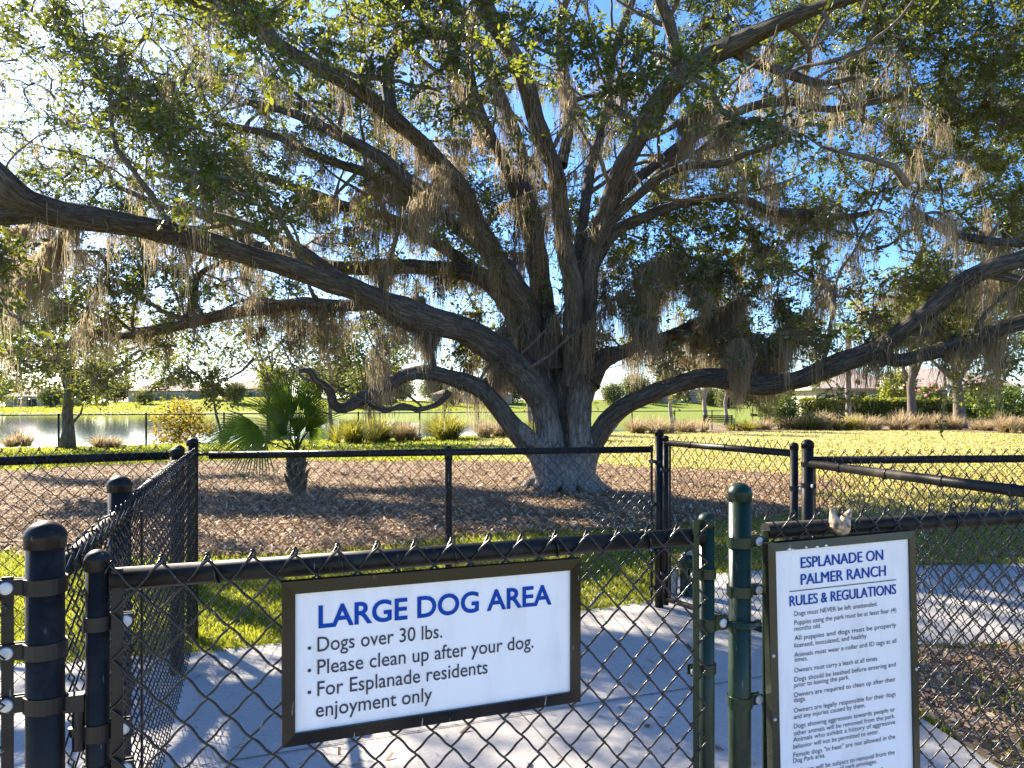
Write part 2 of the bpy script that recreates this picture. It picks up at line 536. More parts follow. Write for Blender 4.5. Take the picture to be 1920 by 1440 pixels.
us = grid_axis([(-3000, -300, 10), (-300, -60, 16), (-60, 70, 80), (70, 300, 20), (300, 3000, 10)])
ss = grid_axis([(-600, -60, 10), (-60, -2, 20), (-2, 10, 36), (10, 140, 18), (140, 230, 40), (230, 400, 10), (400, 4000, 12)])
UU, SS = np.meshgrid(us, ss)
GX = SH0[0] + UU * SHD[0] + SS * SHN[0]
GY = SH0[1] + UU * SHD[1] + SS * SHN[1]
GZ = ground_z(GX, GY)
gv = np.stack([GX.ravel(), GY.ravel(), GZ.ravel()], 1)
nu = len(us)
ii, jj = np.meshgrid(np.arange(len(ss) - 1), np.arange(nu - 1), indexing='ij')
a0 = (ii * nu + jj).ravel()
gf = np.stack([a0, a0 + 1, a0 + nu + 1, a0 + nu], 1)
tag(np_obj('ground', gv, gf, M['lawn'], smooth=True), kind='structure')

lk = MB()
lp = [SH0 + SHD * u + SHN * s for u, s in ((-900, 0.5), (60, 0.5), (60, 172), (-900, 172))]
lk.add([(p[0], p[1], LAKE_Z) for p in lp], [(0, 1, 2, 3)])
tag(obj('lake', lk, M['water']), kind='structure')


# paved path
def sheet(name, poly, z0, z1, mat, kind='structure'):
    """flat slab with a real edge: top at z1, skirt down to z0"""
    bm = bmesh.new()
    top = [bm.verts.new((x, y, z1)) for x, y in poly]
    bm.faces.new(top)
    low = [bm.verts.new((x, y, z0)) for x, y in poly]
    n = len(poly)
    for i in range(n):
        bm.faces.new((top[i], low[i], low[(i + 1) % n], top[(i + 1) % n]))
    bmesh.ops.recalc_face_normals(bm, faces=bm.faces)
    me = bpy.data.meshes.new(name)
    bm.to_mesh(me)
    bm.free()
    return tag(link_mesh(name, me, mat, None), kind=kind)


PAD = [(-7, 3.1), (-4.2, 3.6), (-2.6, 3.83), (-1.72, 4.02), (0.485, 4.85), (1.0, 5.1), (1.15, 5.75), (2.2, 6.1), (4.5, 6.3), (9, 6.7), (9, 4.6), (4.5, 4.2),
       (2.25, 4.15), (1.66, 4.05), (1.78, 2.75), (1.95, 2.2), (3, -2), (-7, -2)]
sheet('path', PAD, -0.05, 0.022, M['concrete'])
jm = MB()
gd = Vector((1.0845, 0.415, 0)).normalized()          # along the front gate
gn = Vector((-gd.y, gd.x, 0))


def joint(a, b, w=0.007):
    a, b = Vector((*a, 0.026)), Vector((*b, 0.026))
    t = (b - a).normalized()
    n_ = Vector((-t.y, t.x, 0)) * w / 2
    jm.add([a - n_, b - n_, b + n_, a + n_], [(0, 1, 2, 3)])


ja, jb = G(640, 1405), G(1290, 1300)
jt = (jb - ja).normalized()
joint((ja - jt * 2.2)[:2], (jb + jt * 0.45)[:2])
jc, jd = G(960, 1330), G(1060, 1440)
jk = (jc - jd).normalized()
joint((jd - jk * 2)[:2], jc[:2])
joint((2.3, 4.2), (2.25, 6.05)); joint((3.9, 4.25), (3.85, 6.2)); joint((5.5, 4.35), (5.45, 6.35))
joint((-2.9, 0.5), (-3.2, 3.7))
tag(obj('path_joint', jm, M['joint']), kind='structure')

LITTER = [(1.70, 4.02), (2.25, 4.12), (4.5, 4.17), (9, 4.55), (9, 1), (2.6, 1.2), (1.99, 2.2), (1.82, 2.75)]
sheet('ground_soil', LITTER, -0.05, 0.010, M['soil'])


def mulch_r(x, y):
    """<1 inside the mulch bed under the oak"""
    x = np.asarray(x, dtype=float); y = np.asarray(y, dtype=float)
    dx, dy = (x + 3.0) / 8.2, (y - 12.6) / 5.6
    a = np.arctan2(dy, dx)
    return np.sqrt(dx * dx + dy * dy) / (1 + 0.05 * np.sin(3 * a + 1) + 0.04 * np.sin(7 * a) + 0.02 * np.sin(13 * a + 2))


mv, mf = [(-3.0, 12.6, 0.10)], []
NA, NR = 96, 8
for i in range(1, NR + 1):
    for k in range(NA):
        a = 2 * math.pi * k / NA
        rr = i / NR * (1 + 0.05 * math.sin(3 * a + 1) + 0.04 * math.sin(7 * a) + 0.02 * math.sin(13 * a + 2))
        mv.append((-3.0 + 8.2 * rr * math.cos(a), 12.6 + 5.6 * rr * math.sin(a), 0.012 + 0.09 * (1 - (i / NR) ** 2)))
for k in range(NA):
    mf.append((0, 1 + k, 1 + (k + 1) % NA))
    for i in range(NR - 1):
        b0, b1 = 1 + i * NA, 1 + (i + 1) * NA
        mf.append((b0 + k, b1 + k, b1 + (k + 1) % NA, b0 + (k + 1) % NA))
mm = MB(); mm.add(mv, mf)
tag(obj('ground_mulch_bed', mm, M['mulch_base'], smooth=True), kind='structure')


def mulch_z(x, y):
    r = mulch_r(x, y)
    return 0.012 + 0.09 * np.clip(1 - r * r, 0, 1)


def in_poly(x, y, poly):
    x = np.asarray(x); y = np.asarray(y)
    c = np.zeros(x.shape, dtype=bool)
    n = len(poly)
    for i in range(n):
        x0, y0 = poly[i]; x1, y1 = poly[(i + 1) % n]
        t = ((y0 > y) != (y1 > y)) & (x < (x1 - x0) * (y - y0) / (y1 - y0 + 1e-12) + x0)
        c ^= t
    return c


def scatter_xy(n, dmin, dmax, px0=-150, px1=2070, power=1.0):
    """random ground points inside the wedge the picture can see, more of them close by"""
    t = RNG.random(n) ** power
    d = dmin * (dmax / dmin) ** t
    px = RNG.uniform(px0, px1, n)
    return (px - 960) / F * d, d


def cards(x, y, z, length, width, tilt, az=None, twist=None):
    """flat chips lying about: n quads"""
    n = len(x)
    az = RNG.uniform(0, 2 * np.pi, n) if az is None else az
    ca, sa = np.cos(az), np.sin(az)
    tl = RNG.uniform(-tilt, tilt, n); tw = RNG.uniform(-tilt, tilt, n)
    ux = np.stack([ca * np.cos(tl), sa * np.cos(tl), np.sin(tl)], 1) * (length / 2)[:, None]
    vx = np.stack([-sa * np.cos(tw), ca * np.cos(tw), np.sin(tw)], 1) * (width / 2)[:, None]
    c = np.stack([x, y, z], 1)
    v = np.stack([c - ux - vx * 0.6, c + ux * 0.8 - vx, c + ux + vx * 0.5, c - ux * 0.9 + vx], 1).reshape(-1, 3)
    f = np.arange(4 * n).reshape(n, 4)
    return v, f, np.repeat(RNG.random(n), 4)


def blades(x, y, z, h, w, lean=0.6):
    """grass blades: a bent strip of two quads each (6 verts)"""
    n = len(x)
    az = RNG.uniform(0, 2 * np.pi, n)
    wz = RNG.uniform(0, 2 * np.pi, n)
    base = np.stack([x, y, z], 1)
    side = np.stack([np.cos(wz), np.sin(wz), np.zeros(n)], 1) * (w / 2)[:, None]
    le = RNG.uniform(0.1, lean, n)
    d = np.stack([np.cos(az), np.sin(az), np.zeros(n)], 1)
    up = np.array([0, 0, 1.0])
    mid = base + d * (h * le * 0.35)[:, None] + up * (h * 0.58)[:, None]
    tip = base + d * (h * le * 1.1)[:, None] + up * (h * (1 - 0.35 * le))[:, None]
    v = np.stack([base - side, base + side, mid + side * 0.85, mid - side * 0.85, tip + side * 0.15, tip - side * 0.15], 1).reshape(-1, 3)
    i = np.arange(n)[:, None] * 6
    f = np.concatenate([i + np.array([[0, 1, 2, 3]]), i + np.array([[3, 2, 4, 5]])], 0)
    return v, f


# lawn blades
def lawn_points(n, dmin, dmax):
    x, y = scatter_xy(n, dmin, dmax)
    k = (~in_poly(x, y, PAD)) & (~in_poly(x, y, LITTER)) & (mulch_r(x, y) > 0.985 + RNG.normal(0, 0.02, n)) & (ground_z(x, y) > -0.30)
    return x[k], y[k]


x, y = lawn_points(170000, 3.0, 9.0)
h = RNG.uniform(0.025, 0.065, len(x)); w = RNG.uniform(0.006, 0.011, len(x))
v1, f1 = blades(x, y, ground_z(x, y) - 0.004, h, w, 0.9)
r1 = np.repeat(np.clip(0.5 * RNG.random(len(x)) + 0.55 * (0.5 + 0.5 * np.sin(x * 1.7 + 2 * np.sin(y * 1.3))) * RNG.random(len(x)) + 0.12 * (RNG.random(len(x)) < 0.08), 0, 1), 6)
x, y = lawn_points(130000, 9.0, 42.0)
dry = np.clip((x + 3.0) / 5, 0, 1) * (RNG.random(len(x)) < 0.86)
k = dry < 0.35
h = RNG.uniform(0.04, 0.09, len(x)); w = RNG.uniform(0.012, 0.03, len(x)) * (1 + y / 25)
v2, f2 = blades(x[k], y[k], ground_z(x[k], y[k]) - 0.004, h[k], w[k], 0.8)
r2 = np.repeat(RNG.random(k.sum()) * 0.85, 6)
ex_, ey_ = [], []
for (xa_, ya_), (xb_, yb_) in zip(PAD[1:10], PAD[2:11]):
    m_n = int(math.hypot(xb_ - xa_, yb_ - ya_) * 380)
    t_ = RNG.random(m_n)
    nx_, ny_ = -(yb_ - ya_), xb_ - xa_
    nl_ = math.hypot(nx_, ny_)
    of_ = RNG.normal(0.012, 0.022, m_n) - 0.03 * (np.sin(t_ * 40) > 0.6)
    ex_.append(xa_ + (xb_ - xa_) * t_ + nx_ / nl_ * of_); ey_.append(ya_ + (yb_ - ya_) * t_ + ny_ / nl_ * of_)
ex_ = np.concatenate(ex_); ey_ = np.concatenate(ey_)
v4, f4 = blades(ex_, ey_, np.full(len(ex_), 0.0), RNG.uniform(0.03, 0.075, len(ex_)), RNG.uniform(0.005, 0.010, len(ex_)), 1.0)
f2 = np.concatenate([f2, f4 + len(v2)]); v2 = np.concatenate([v2, v4]); r2 = np.concatenate([r2, np.repeat(RNG.random(len(ex_)), 6)])
tag(np_obj('grass', np.concatenate([v1, v2]), np.concatenate([f1, f2 + len(v1)]), M['grass'], rnd=np.concatenate([r1, r2])),
    'bright green lawn grass growing between fences and around mulch bed', 'grass', kind='stuff')
k = ~k
v3, f3 = blades(x[k], y[k], ground_z(x[k], y[k]) - 0.004, h[k] * 0.7, w[k], 0.8)
tag(np_obj('dry_grass', v3, f3, M['dry_grass'], rnd=np.repeat(RNG.random(k.sum()), 6)),
    'dry straw coloured grass on the open lawn before the hedge', 'grass', kind='stuff')

# grass of the far bank, longer and coarser with distance
u_ = RNG.uniform(-230, 130, 70000); s_ = RNG.uniform(151, 240, 70000)
x = SH0[0] + u_ * SHD[0] + s_ * SHN[0]; y = SH0[1] + u_ * SHD[1] + s_ * SHN[1]
k = (np.abs(x / np.maximum(y, 1)) < 0.75) & (y > 30)
x, y = x[k], y[k]
v, f = blades(x, y, ground_z(x, y) - 0.02, RNG.uniform(0.15, 0.32, len(x)), RNG.uniform(0.2, 0.5, len(x)), 0.8)
tag(np_obj('bank_grass', v, f, M['grass'], rnd=np.repeat(0.3 + 0.6 * RNG.random(len(x)), 6)), 'sunlit bright green grass sloping up on the far bank of the lake', 'grass', kind='stuff')

# mulch chips
x, y = scatter_xy(110000, 6.6, 19.0, -200, 1700, 1.0)
k = mulch_r(x, y) < 1.02 + RNG.normal(0, 0.02, len(x))
x, y = x[k], y[k]
v, f, r = cards(x, y, mulch_z(x, y) + RNG.uniform(0.002, 0.035, len(x)), np.exp(RNG.normal(-2.9, 0.5, len(x))), np.exp(RNG.normal(-4.35, 0.45, len(x))), 0.65)
tag(np_obj('mulch', v, f, M['chips'], rnd=r), 'brown shredded wood mulch spread in a wide bed under the oak', 'mulch', kind='stuff')

# leaf litter on soil at the right, stray leaves on path and lawn
x = RNG.uniform(1.6, 5.5, 17000); y = RNG.uniform(1.3, 4.5, 17000)
k = in_poly(x, y, LITTER); x, y = x[k], y[k]
x2, y2 = scatter_xy(110, 1.8, 6.0, 300, 1920)
x3, y3 = scatter_xy(2600, 6.0, 18.0, 1250, 1950)
z3 = np.full(len(x3), 0.05); z2 = np.where(in_poly(x2, y2, PAD), 0.028, 0.05)
xa = np.concatenate([x, x2, x3]); ya = np.concatenate([y, y2, y3]); za = np.concatenate([0.016 + RNG.random(len(x)) * 0.03, z2, z3])
v, f, r = cards(xa, ya, za, RNG.uniform(0.025, 0.075, len(xa)), RNG.uniform(0.008, 0.024, len(xa)), 0.6)
nd_ = 420
xd, yd = scatter_xy(nd_ * 3, 1.6, 6.2, 200, 2000)
kd = in_poly(xd, yd, PAD)
vd, fd, rd_ = cards(xd[kd], yd[kd], np.full(kd.sum(), 0.0265), RNG.uniform(0.006, 0.022, kd.sum()), RNG.uniform(0.002, 0.007, kd.sum()), 0.15)
f = np.concatenate([f, fd + len(v)]); v = np.concatenate([v, vd]); r = np.concatenate([r, rd_ * 0.6])
tag(np_obj('leaf_litter', v, f, M['litter'], rnd=r), 'dry brown fallen leaves strewn over soil beside the path', 'fallen leaves', kind='stuff')
x = RNG.uniform(1.7, 5.5, 6000); y = RNG.uniform(1.3, 4.4, 6000)
k = in_poly(x, y, LITTER) & ((np.sin(x * 4.1 + 1) * np.sin(y * 5.3) + RNG.normal(0, 0.3, 6000)) > 0.05)
v, f = blades(x[k], y[k], np.full(k.sum(), 0.008), RNG.uniform(0.04, 0.09, k.sum()), RNG.uniform(0.006, 0.012, k.sum()), 0.9)
tag(np_obj('weed_grass', v, f, M['grass'], rnd=np.repeat(RNG.random(k.sum()), 6)), 'sparse green weeds poking through dry leaves behind the rules sign', 'grass', kind='stuff')

# ------------------------------------------------------------------ chain link fences
GF = 'black chain link fences of the dog run'


def post(parent, x, y, top, r, mat, cap='dome', name='post', z0=-0.05):
    mb = MB()
    mb.lathe((x, y, 0), [(r, z0), (r, top - r * 0.9)], 20)
    o = obj(name, mb, mat, parent, smooth=False)
    o.data.polygons.foreach_set('use_smooth', [len(p.vertices) == 4 for p in o.data.polygons])
    cb = MB()
    rc = r * 1.09
    b = top - r * 0.95
    cb.lathe((x, y, 0), [(rc, b - 0.018), (rc, b - 0.001), (rc * 1.05, b), (rc * 1.03, b + r * 0.10), (rc * 0.93, b + r * 0.36), (rc * 0.76, b + r * 0.60), (rc * 0.52, b + r * 0.79), (rc * 0.25, b + r * 0.90), (0.001, b + r * 0.93)], 20)
    c = obj('cap', cb, mat, o)
    c.data.polygons.foreach_set('use_smooth', [len(p.vertices) == 4 for p in c.data.polygons])
    return o


def rail(parent, a, b, z, r, mat, z2=None, name='top_rail', ties=0):
    mb = MB()
    a3, b3 = Vector((*a, z)), Vector((*b, z if z2 is None else z2))
    mb.tube([a3, b3], r, 16)
    o = obj(name, mb, mat, parent)
    o.data.polygons.foreach_set('use_smooth', [len(p.vertices) == 4 for p in o.data.polygons])
    if ties:
        t = (b3 - a3).normalized()
        for i in range(ties):
            c = a3.lerp(b3, (i + 0.7) / (ties + 0.4))
            tb = MB()
            u = t.orthogonal().normalized(); w = t.cross(u)
            pts = [c + (u * math.cos(q) + w * math.sin(q)) * (r + 0.0022) + t * 0.004 * q for q in np.linspace(0, 2 * math.pi, 15)]
            tb.tube(pts, 0.0022, 5)
            obj('tie_wire', tb, M['wire'], o, smooth=True)
    return o


def mesh_panel(parent, a, b, z0, z1, off=0.0, pitch=0.070, vp=0.074, r=0.0022, n=5, sub=5, seed=0, sag=0.003, top='twist', label=None):
    """woven wire: every wire zigzags between two columns and hooks round its neighbours"""
    rd = random.Random(seed)
    a, b = Vector((*a, 0)), Vector((*b, 0))
    L = (b - a).length
    t = (b - a).normalized()
    nn = Vector((t.y, -t.x, 0))            # towards the camera side
    hp, hv = pitch / 2, vp / 2
    nw = max(2, int(L / hp))
    hp = L / nw
    nz = int((z1 - z0) / hv)
    mb = MB()
    zj = [[rd.uniform(-sag, sag) for _ in range(nw + 2)] for _ in range(nz + 2)]
    for i in range(nw):
        pts = []
        for j in range(nz + 1):
            side = (i + j) % 2             # 0: left column, 1: right column
            xx = (i + side) * hp
            bulge = 1.0 if side else -1.0
            wav = zj[j][i + side]
            z = z1 - j * hv + wav * 0.6
            x_ = xx + wav * 0.5
            # hook: the wire passes in front on one column and behind on the other
            dpt = 0.0048 if side else -0.0048
            if sub <= 1:
                pts.append(a + t * x_ + nn * (off + dpt) + Vector((0, 0, z)))
            else:
                pts.append((x_ + bulge * r * 0.8, dpt, z))
        if sub > 1:
            q = []
            for j in range(len(pts) - 1):
                p0, p1 = pts[j], pts[j + 1]
                for s_ in range(sub):
                    f_ = s_ / sub
                    e = f_ + 0.055 * math.sin(2 * math.pi * f_)          # slight S, tighter at the hooks
                    q.append(a + t * lerp(p0[0], p1[0], e) + nn * (off + lerp(p0[1], p1[1], f_) ) + Vector((0, 0, lerp(p0[2], p1[2], f_))))
            p1 = pts[-1]
            q.append(a + t * p1[0] + nn * (off + p1[1]) + Vector((0, 0, p1[2])))
            pts = q
        if top == 'twist':                  # wire ends twisted or knuckled above the rail
            s0 = (i % 2)
            if s0 == 1:
                pts = [pts[0] + t * (-0.004) + Vector((0, 0, 0.010)) - nn * 0.003, pts[0] + Vector((0, 0, 0.013)), pts[0] + t * 0.003 + Vector((0, 0, 0.006))] + pts
            else:
                pts = [pts[0] - t * 0.008 - Vector((0, 0, 0.010)) + nn * 0.004, pts[0] + t * 0.002 + Vector((0, 0, 0.008)) + nn * 0.003] + pts
        mb.tube(pts, r, n, caps=False)
    return obj('wire_mesh', mb, M['wire'], parent, smooth=True)


def band(parent, x, y, z, r, d, mat, ear=0.035, hgt=0.024, bolt=True, name='tension_band', tilt=0.0):
    """flat strap round a post with an ear towards direction d and a round bolt head facing the camera"""
    d = Vector((*d, 0)).normalized()
    nn = Vector((d.y, -d.x, 0))
    if nn.y > 0:
        nn = -nn
    mb = MB()
    ro, ri = r + 0.004, r + 0.0005
    c = Vector((x, y, z))
    vs, fs = [], []
    nseg = 20
    for k in range(nseg + 1):
        a = -2.75 + 5.5 * k / nseg
        dirv = -d * math.cos(a) + nn * math.sin(a)
        for rr, hz in ((ri, -1), (ro, -1), (ro, 1), (ri, 1)):
            vs.append(c + dirv * rr + Vector((0, 0, hz * hgt / 2 + tilt * (dirv.dot(d)) * rr)))
    for k in range(nseg):
        for q in range(4):
            q2 = (q + 1) % 4
            fs.append((k * 4 + q, k * 4 + q2, (k + 1) * 4 + q2, (k + 1) * 4 + q))
    mb.add(vs, fs)
    for s in (-1, 1):
        mb.box(c + d * (r + ear / 2) + nn * s * 0.0065 + Vector((0, 0, tilt * (r + ear / 2))), ear, 0.0035, hgt, math.atan2(d.y, d.x))
    o = obj(name, mb, mat, parent)
    if bolt:
        bb = MB()
        bc = c + d * (r + ear * 0.68) + nn * 0.0085 + Vector((0, 0, tilt * (r + ear)))
        bb.lathe(bc, [(0.0105, 0.0), (0.0105, 0.0022), (0.0092, 0.0038), (0.006, 0.0046), (0.0005, 0.0049)], 18, axis=nn)
        b_ = obj('bolt', bb, M['bolt'], o)
        b_.data.polygons.foreach_set('use_smooth', [False] * len(b_.data.polygons))
    return o


def bar(parent, x, y, z0, z1, w, th, ang, mat, name='tension_bar'):
    mb = MB()
    mb.box((x, y, (z0 + z1) / 2), w, th, z1 - z0, ang)
    return obj(name, mb, mat, parent, bevel=0.001)


RZ = 1.055
# line of the front gate
GA, GB = Vector((-0.663, 1.271)), Vector((0.4215, 1.686))
GT = (GB - GA).normalized()
GN = Vector((GT.y, -GT.x))             # towards the camera
gang = math.atan2(GT.y, GT.x)


def gate_at(px, off=0.0):
    """point of the gate line (shifted by off towards the camera) seen at picture column px"""
    k = (px - 960) / F
    a = GA + GN * off
    s = (k * a.y - a.x) / (GT.x - k * GT.y)
    return a + GT * s


def line_at(px, a, t):
    k = (px - 960) / F
    s = (k * a.y - a.x) / (t.x - k * t.y)
    return a + t * s


pA, pP = gate_at(85), gate_at(1387)
pg0, pg1 = gate_at(183), gate_at(1325)

# front left fence with the big terminal post
fl = thing('chain_link_fence', (pA.x, pA.y, 0), 'short stub of black chain link fence with thick dome capped post beside the gate hinges', 'fence', GF)
post(fl, pA.x, pA.y, 1.161, 0.0285, M['black'])
tL = -GT
sA = gate_at(14)
rail(fl, (sA + tL * 0.012), (pA + tL * 1.6), RZ - 0.01, 0.019, M['black'])
bar(fl, sA.x, sA.y, 0.05, 1.072, 0.017, 0.006, gang, M['bracket'])
mesh_panel(fl, pA + tL * 1.6, sA, 0.05, 1.02, 0.018, seed=3)
for z, ti in ((1.055, 0.0), (0.950, 0.0), (0.862, 0.06)):
    band(fl, pA.x, pA.y, z, 0.0285, tL, M['bracket'], 0.036, 0.026, name='tension_band', tilt=ti)

# front gate
gate = thing('chain_link_gate', (pg0.x, pg0.y, 0), 'closed black chain link gate carrying the wide dog area sign', 'gate', 'gates of the dog run')
post(gate, pg0.x, pg0.y, 1.108, 0.0185, M['black'], z0=0.05, name='gate_post')
post(gate, pg1.x, pg1.y, 1.108, 0.0175, M['green_black'], z0=0.05, name='gate_post')
rail(gate, pg0 + GT * 0.02, pg1 - GT * 0.015, RZ, 0.0195, M['black'], ties=5)
rail(gate, pg0 + GT * 0.02, pg1 - GT * 0.015, 0.08, 0.0175, M['black'], name='bottom_rail')
tb0, tb1 = gate_at(220, 0.012), gate_at(1305, 0.02)
bar(gate, tb0.x, tb0.y, 0.10, 1.075, 0.018, 0.006, gang, M['bracket'])
bar(gate, tb1.x, tb1.y, 0.10, 1.095, 0.015, 0.005, gang, M['green_black'])
mesh_panel(gate, gate_at(213, 0.0), gate_at(1313, 0.0), 0.06, 1.082, 0.0225, pitch=0.073, vp=0.080, r=0.0024, n=6, sub=6, seed=1)
for z in (0.985, 0.735):
    band(gate, pg0.x, pg0.y, z, 0.0185, GT, M['bracket'], 0.036, 0.024)
for z in (0.97, 0.755):
    band(gate, pg1.x, pg1.y, z, 0.0175, -GT, M['green_black'], 0.03, 0.022)
# hinge pair between the gate and the big post, fork latch on the other side
hg = band(gate, pg0.x, pg0.y, 0.803, 0.0185, GT, M['bracket'], 0.03, 0.028, name='hinge')
hb = MB()
hb.tube([Vector((*(pg0 - GT * 0.03), 0.80)), Vector((*(pA + GT * 0.043), 0.815))], 0.011, 10)
hb.tube([Vector((*(pA + GT * 0.048), 0.775)), Vector((*(pA + GT * 0.048), 0.865))], 0.010, 10)
hb.box((*(pA + GT * 0.042), 0.855), 0.03, 0.02, 0.028, gang)
obj('hinge_pin', hb, M['bracket'], hg)
lt = band(gate, pg1.x, pg1.y, 0.855, 0.0175, GT, M['green_black'], 0.03, 0.028, name='latch')
lb = MB()
ctr = Vector((*pP, 0.852))
arc = [ctr + Vector((math.cos(q), math.sin(q), 0)) * 0.040 for q in np.linspace(gang + math.pi * 0.62, gang + math.pi * 1.75, 12)]
lb.tube(arc, 0.009, 8)
lb.box((*((pg1 + pP) * 0.5 - GT * 0.012), 0.852), 0.035, 0.02, 0.026, gang)
obj('latch_fork', lb, M['green_black'], lt)

# front right fence with latch post
RB = P(1920, 970, 1400 * 0.295 / 210)
rT = (Vector((RB.x, RB.y)) - pP).normalized()
rang = math.atan2(rT.y, rT.x)
rCorner = pP + rT * 1.46
fr = thing('chain_link_fence', (pP.x, pP.y, 0), 'black chain link fence with dome capped post carrying the tall rules sign', 'fence', GF)
post(fr, pP.x, pP.y, 1.172, 0.0255, M['green_black'])
r0 = line_at(1432, pP, rT)
rail(fr, r0 + rT * 0.004, rCorner, RZ + 0.002, 0.0195, M['black'], ties=4)
bar(fr, r0.x, r0.y - 0.012, 0.05, 1.06, 0.015, 0.006, rang, M['green_black'])
mesh_panel(fr, r0 - rT * 0.004, rCorner, 0.04, 1.094, 0.0225, pitch=0.066, vp=0.070, r=0.0022, n=6, sub=5, seed=2)
for z in (1.035, 0.922, 0.668):
    band(fr, pP.x, pP.y, z, 0.0255, rT, M['green_black'], 0.03, 0.024)
post(fr, rCorner.x, rCorner.y, 1.17, 0.027, M['black'])

# side fence on the left
S0, S1, S2, S3 = pA, Vector((-1.051, 2.0)), Vector((-1.665, 3.7)), Vector((-1.84, 4.30))
sf = thing('chain_link_fence', (S1.x, S1.y, 0), 'black chain link side fence running away from the camera, seen nearly edge on', 'fence', GF)
sT = (S3 - S0).normalized()
post(sf, S1.x, S1.y, 1.163, 0.0285, M['black'])
post(sf, S2.x, S2.y, 1.141, 0.0285, M['black'])
rail(sf, S0 + sT * 0.03, S1 - sT * 0.03, RZ, 0.0195, M['black'], ties=3)
rail(sf, S1 + sT * 0.04, S2 - sT * 0.02, RZ + 0.01, 0.0195, M['black'], ties=4)
rail(sf, S2 + sT * 0.03, S3 - sT * 0.03, RZ + 0.02, 0.0195, M['black'])
mesh_panel(sf, S3 - sT * 0.02, S0 + sT * 0.04, 0.04, 1.095, -0.0225, seed=4, sub=5, r=0.0019, sag=0.005)
bar(sf, S1.x + 0.035, S1.y + 0.05, 0.05, 1.06, 0.017, 0.006, math.atan2(sT.y, sT.x), M['bracket'])
for z in (0.9, 0.6):
    band(sf, S1.x, S1.y, z, 0.0285, sT, M['bracket'], 0.03, 0.022)

# back fence
E = Vector((0.97, 4.92))
bf = thing('chain_link_fence', (S3.x, S3.y, 0), 'black chain link fence along the far side of the path, in front of the oak', 'fence', GF)
bT = (E - S3).normalized()
post(bf, S3.x, S3.y, 1.165, 0.031, M['black'])
post(bf, E.x, E.y, 1.195, 0.028, M['black'])
pm = line_at(841, S3, bT)
mbp = MB(); mbp.lathe((pm.x, pm.y, 0), [(0.0215, -0.05), (0.0215, 1.04)], 16)
lp_ = obj('line_post', mbp, M['black'], bf)
cb = MB(); cb.lathe((pm.x, pm.y, 0), [(0.025, 1.01), (0.025, 1.05), (0.022, 1.085), (0.012, 1.098), (0.001, 1.10)], 16)
obj('loop_cap', cb, M['black'], lp_, smooth=True)
rail(bf, line_at(392, S3, bT), E - bT * 0.05, RZ + 0.005, 0.0215, M['black'], ties=5)
rail(bf, S3 + bT * 0.02, line_at(393, S3, bT), RZ + 0.012, 0.009, M['bracket'], name='rail_bracket')
mesh_panel(bf, S3 + bT * 0.04, E - bT * 0.06, 0.04, 1.112, 0.024, pitch=0.071, vp=0.074, r=0.0019, n=4, sub=3, seed=5, sag=0.004)
tbE = E - bT * 0.055
bar(bf, tbE.x, tbE.y - 0.01, 0.05, 1.09, 0.016, 0.006, 0, M['bracket'])
for z in (0.98, 0.7, 0.4, 0.15):
    band(bf, E.x, E.y, z, 0.028, -bT, M['bracket'], 0.04, 0.022)

# back gate and the fences that meet at its latch post
Fp = Vector((1.56, 3.94))
gT2 = (Fp - E).normalized()
bg = thing('chain_link_gate', (E.x, E.y, 0), 'closed black chain link gate at the back of the enclosure beside the oak', 'gate', 'gates of the dog run')
q0, q1 = E + gT2 * 0.062, Fp - gT2 * 0.085
post(bg, q0.x, q0.y, 1.155, 0.019, M['black'], z0=0.05, name='gate_post')
post(bg, q1.x, q1.y, 1.152, 0.0215, M['black'], z0=0.05, name='gate_post')
rail(bg, q0 + gT2 * 0.015, q1 - gT2 * 0.015, 1.105, 0.0195, M['black'], z2=1.092, ties=3)
rail(bg, q0 + gT2 * 0.015, q1 - gT2 * 0.015, 0.09, 0.0175, M['black'], name='bottom_rail')
mesh_panel(bg, q0 + gT2 * 0.03, q1 - gT2 * 0.02, 0.06, 1.145, -0.022, seed=6, sub=3, n=5)
tbq = q0 + gT2 * 0.04
bar(bg, tbq.x, tbq.y, 0.1, 1.09, 0.016, 0.006, math.atan2(gT2.y, gT2.x), M['bracket'])
for z in (0.93, 0.25):
    band(bg, q0.x, q0.y, z, 0.019, -gT2, M['bracket'], 0.03, 0.024, name='hinge')
band(bg, q1.x, q1.y, 0.905, 0.0215, gT2, M['bracket'], 0.035, 0.024, name='latch')

rs = thing('chain_link_fence', (Fp.x, Fp.y, 0), 'black chain link fence with glossy sloping rail beside the back gate latch post', 'fence', GF)
post(rs, Fp.x, Fp.y, 1.172, 0.030, M['black'])
cT = (rCorner - Fp).normalized()
rail(rs, Fp + cT * 0.035, rCorner - cT * 0.03, RZ - 0.012, 0.0215, M['black'], ties=5)
mesh_panel(rs, Fp + cT * 0.05, rCorner - cT * 0.04, 0.04, 1.075, -0.024, seed=7, sub=4, n=5)
bar(rs, (Fp + cT * 0.06).x, (Fp + cT * 0.06).y, 0.05, 1.06, 0.018, 0.006, math.atan2(cT.y, cT.x), M['bracket'])
for z in (1.04, 0.93, 0.66):
    band(rs, Fp.x, Fp.y, z, 0.030, cT, M['bracket'], 0.035, 0.022)

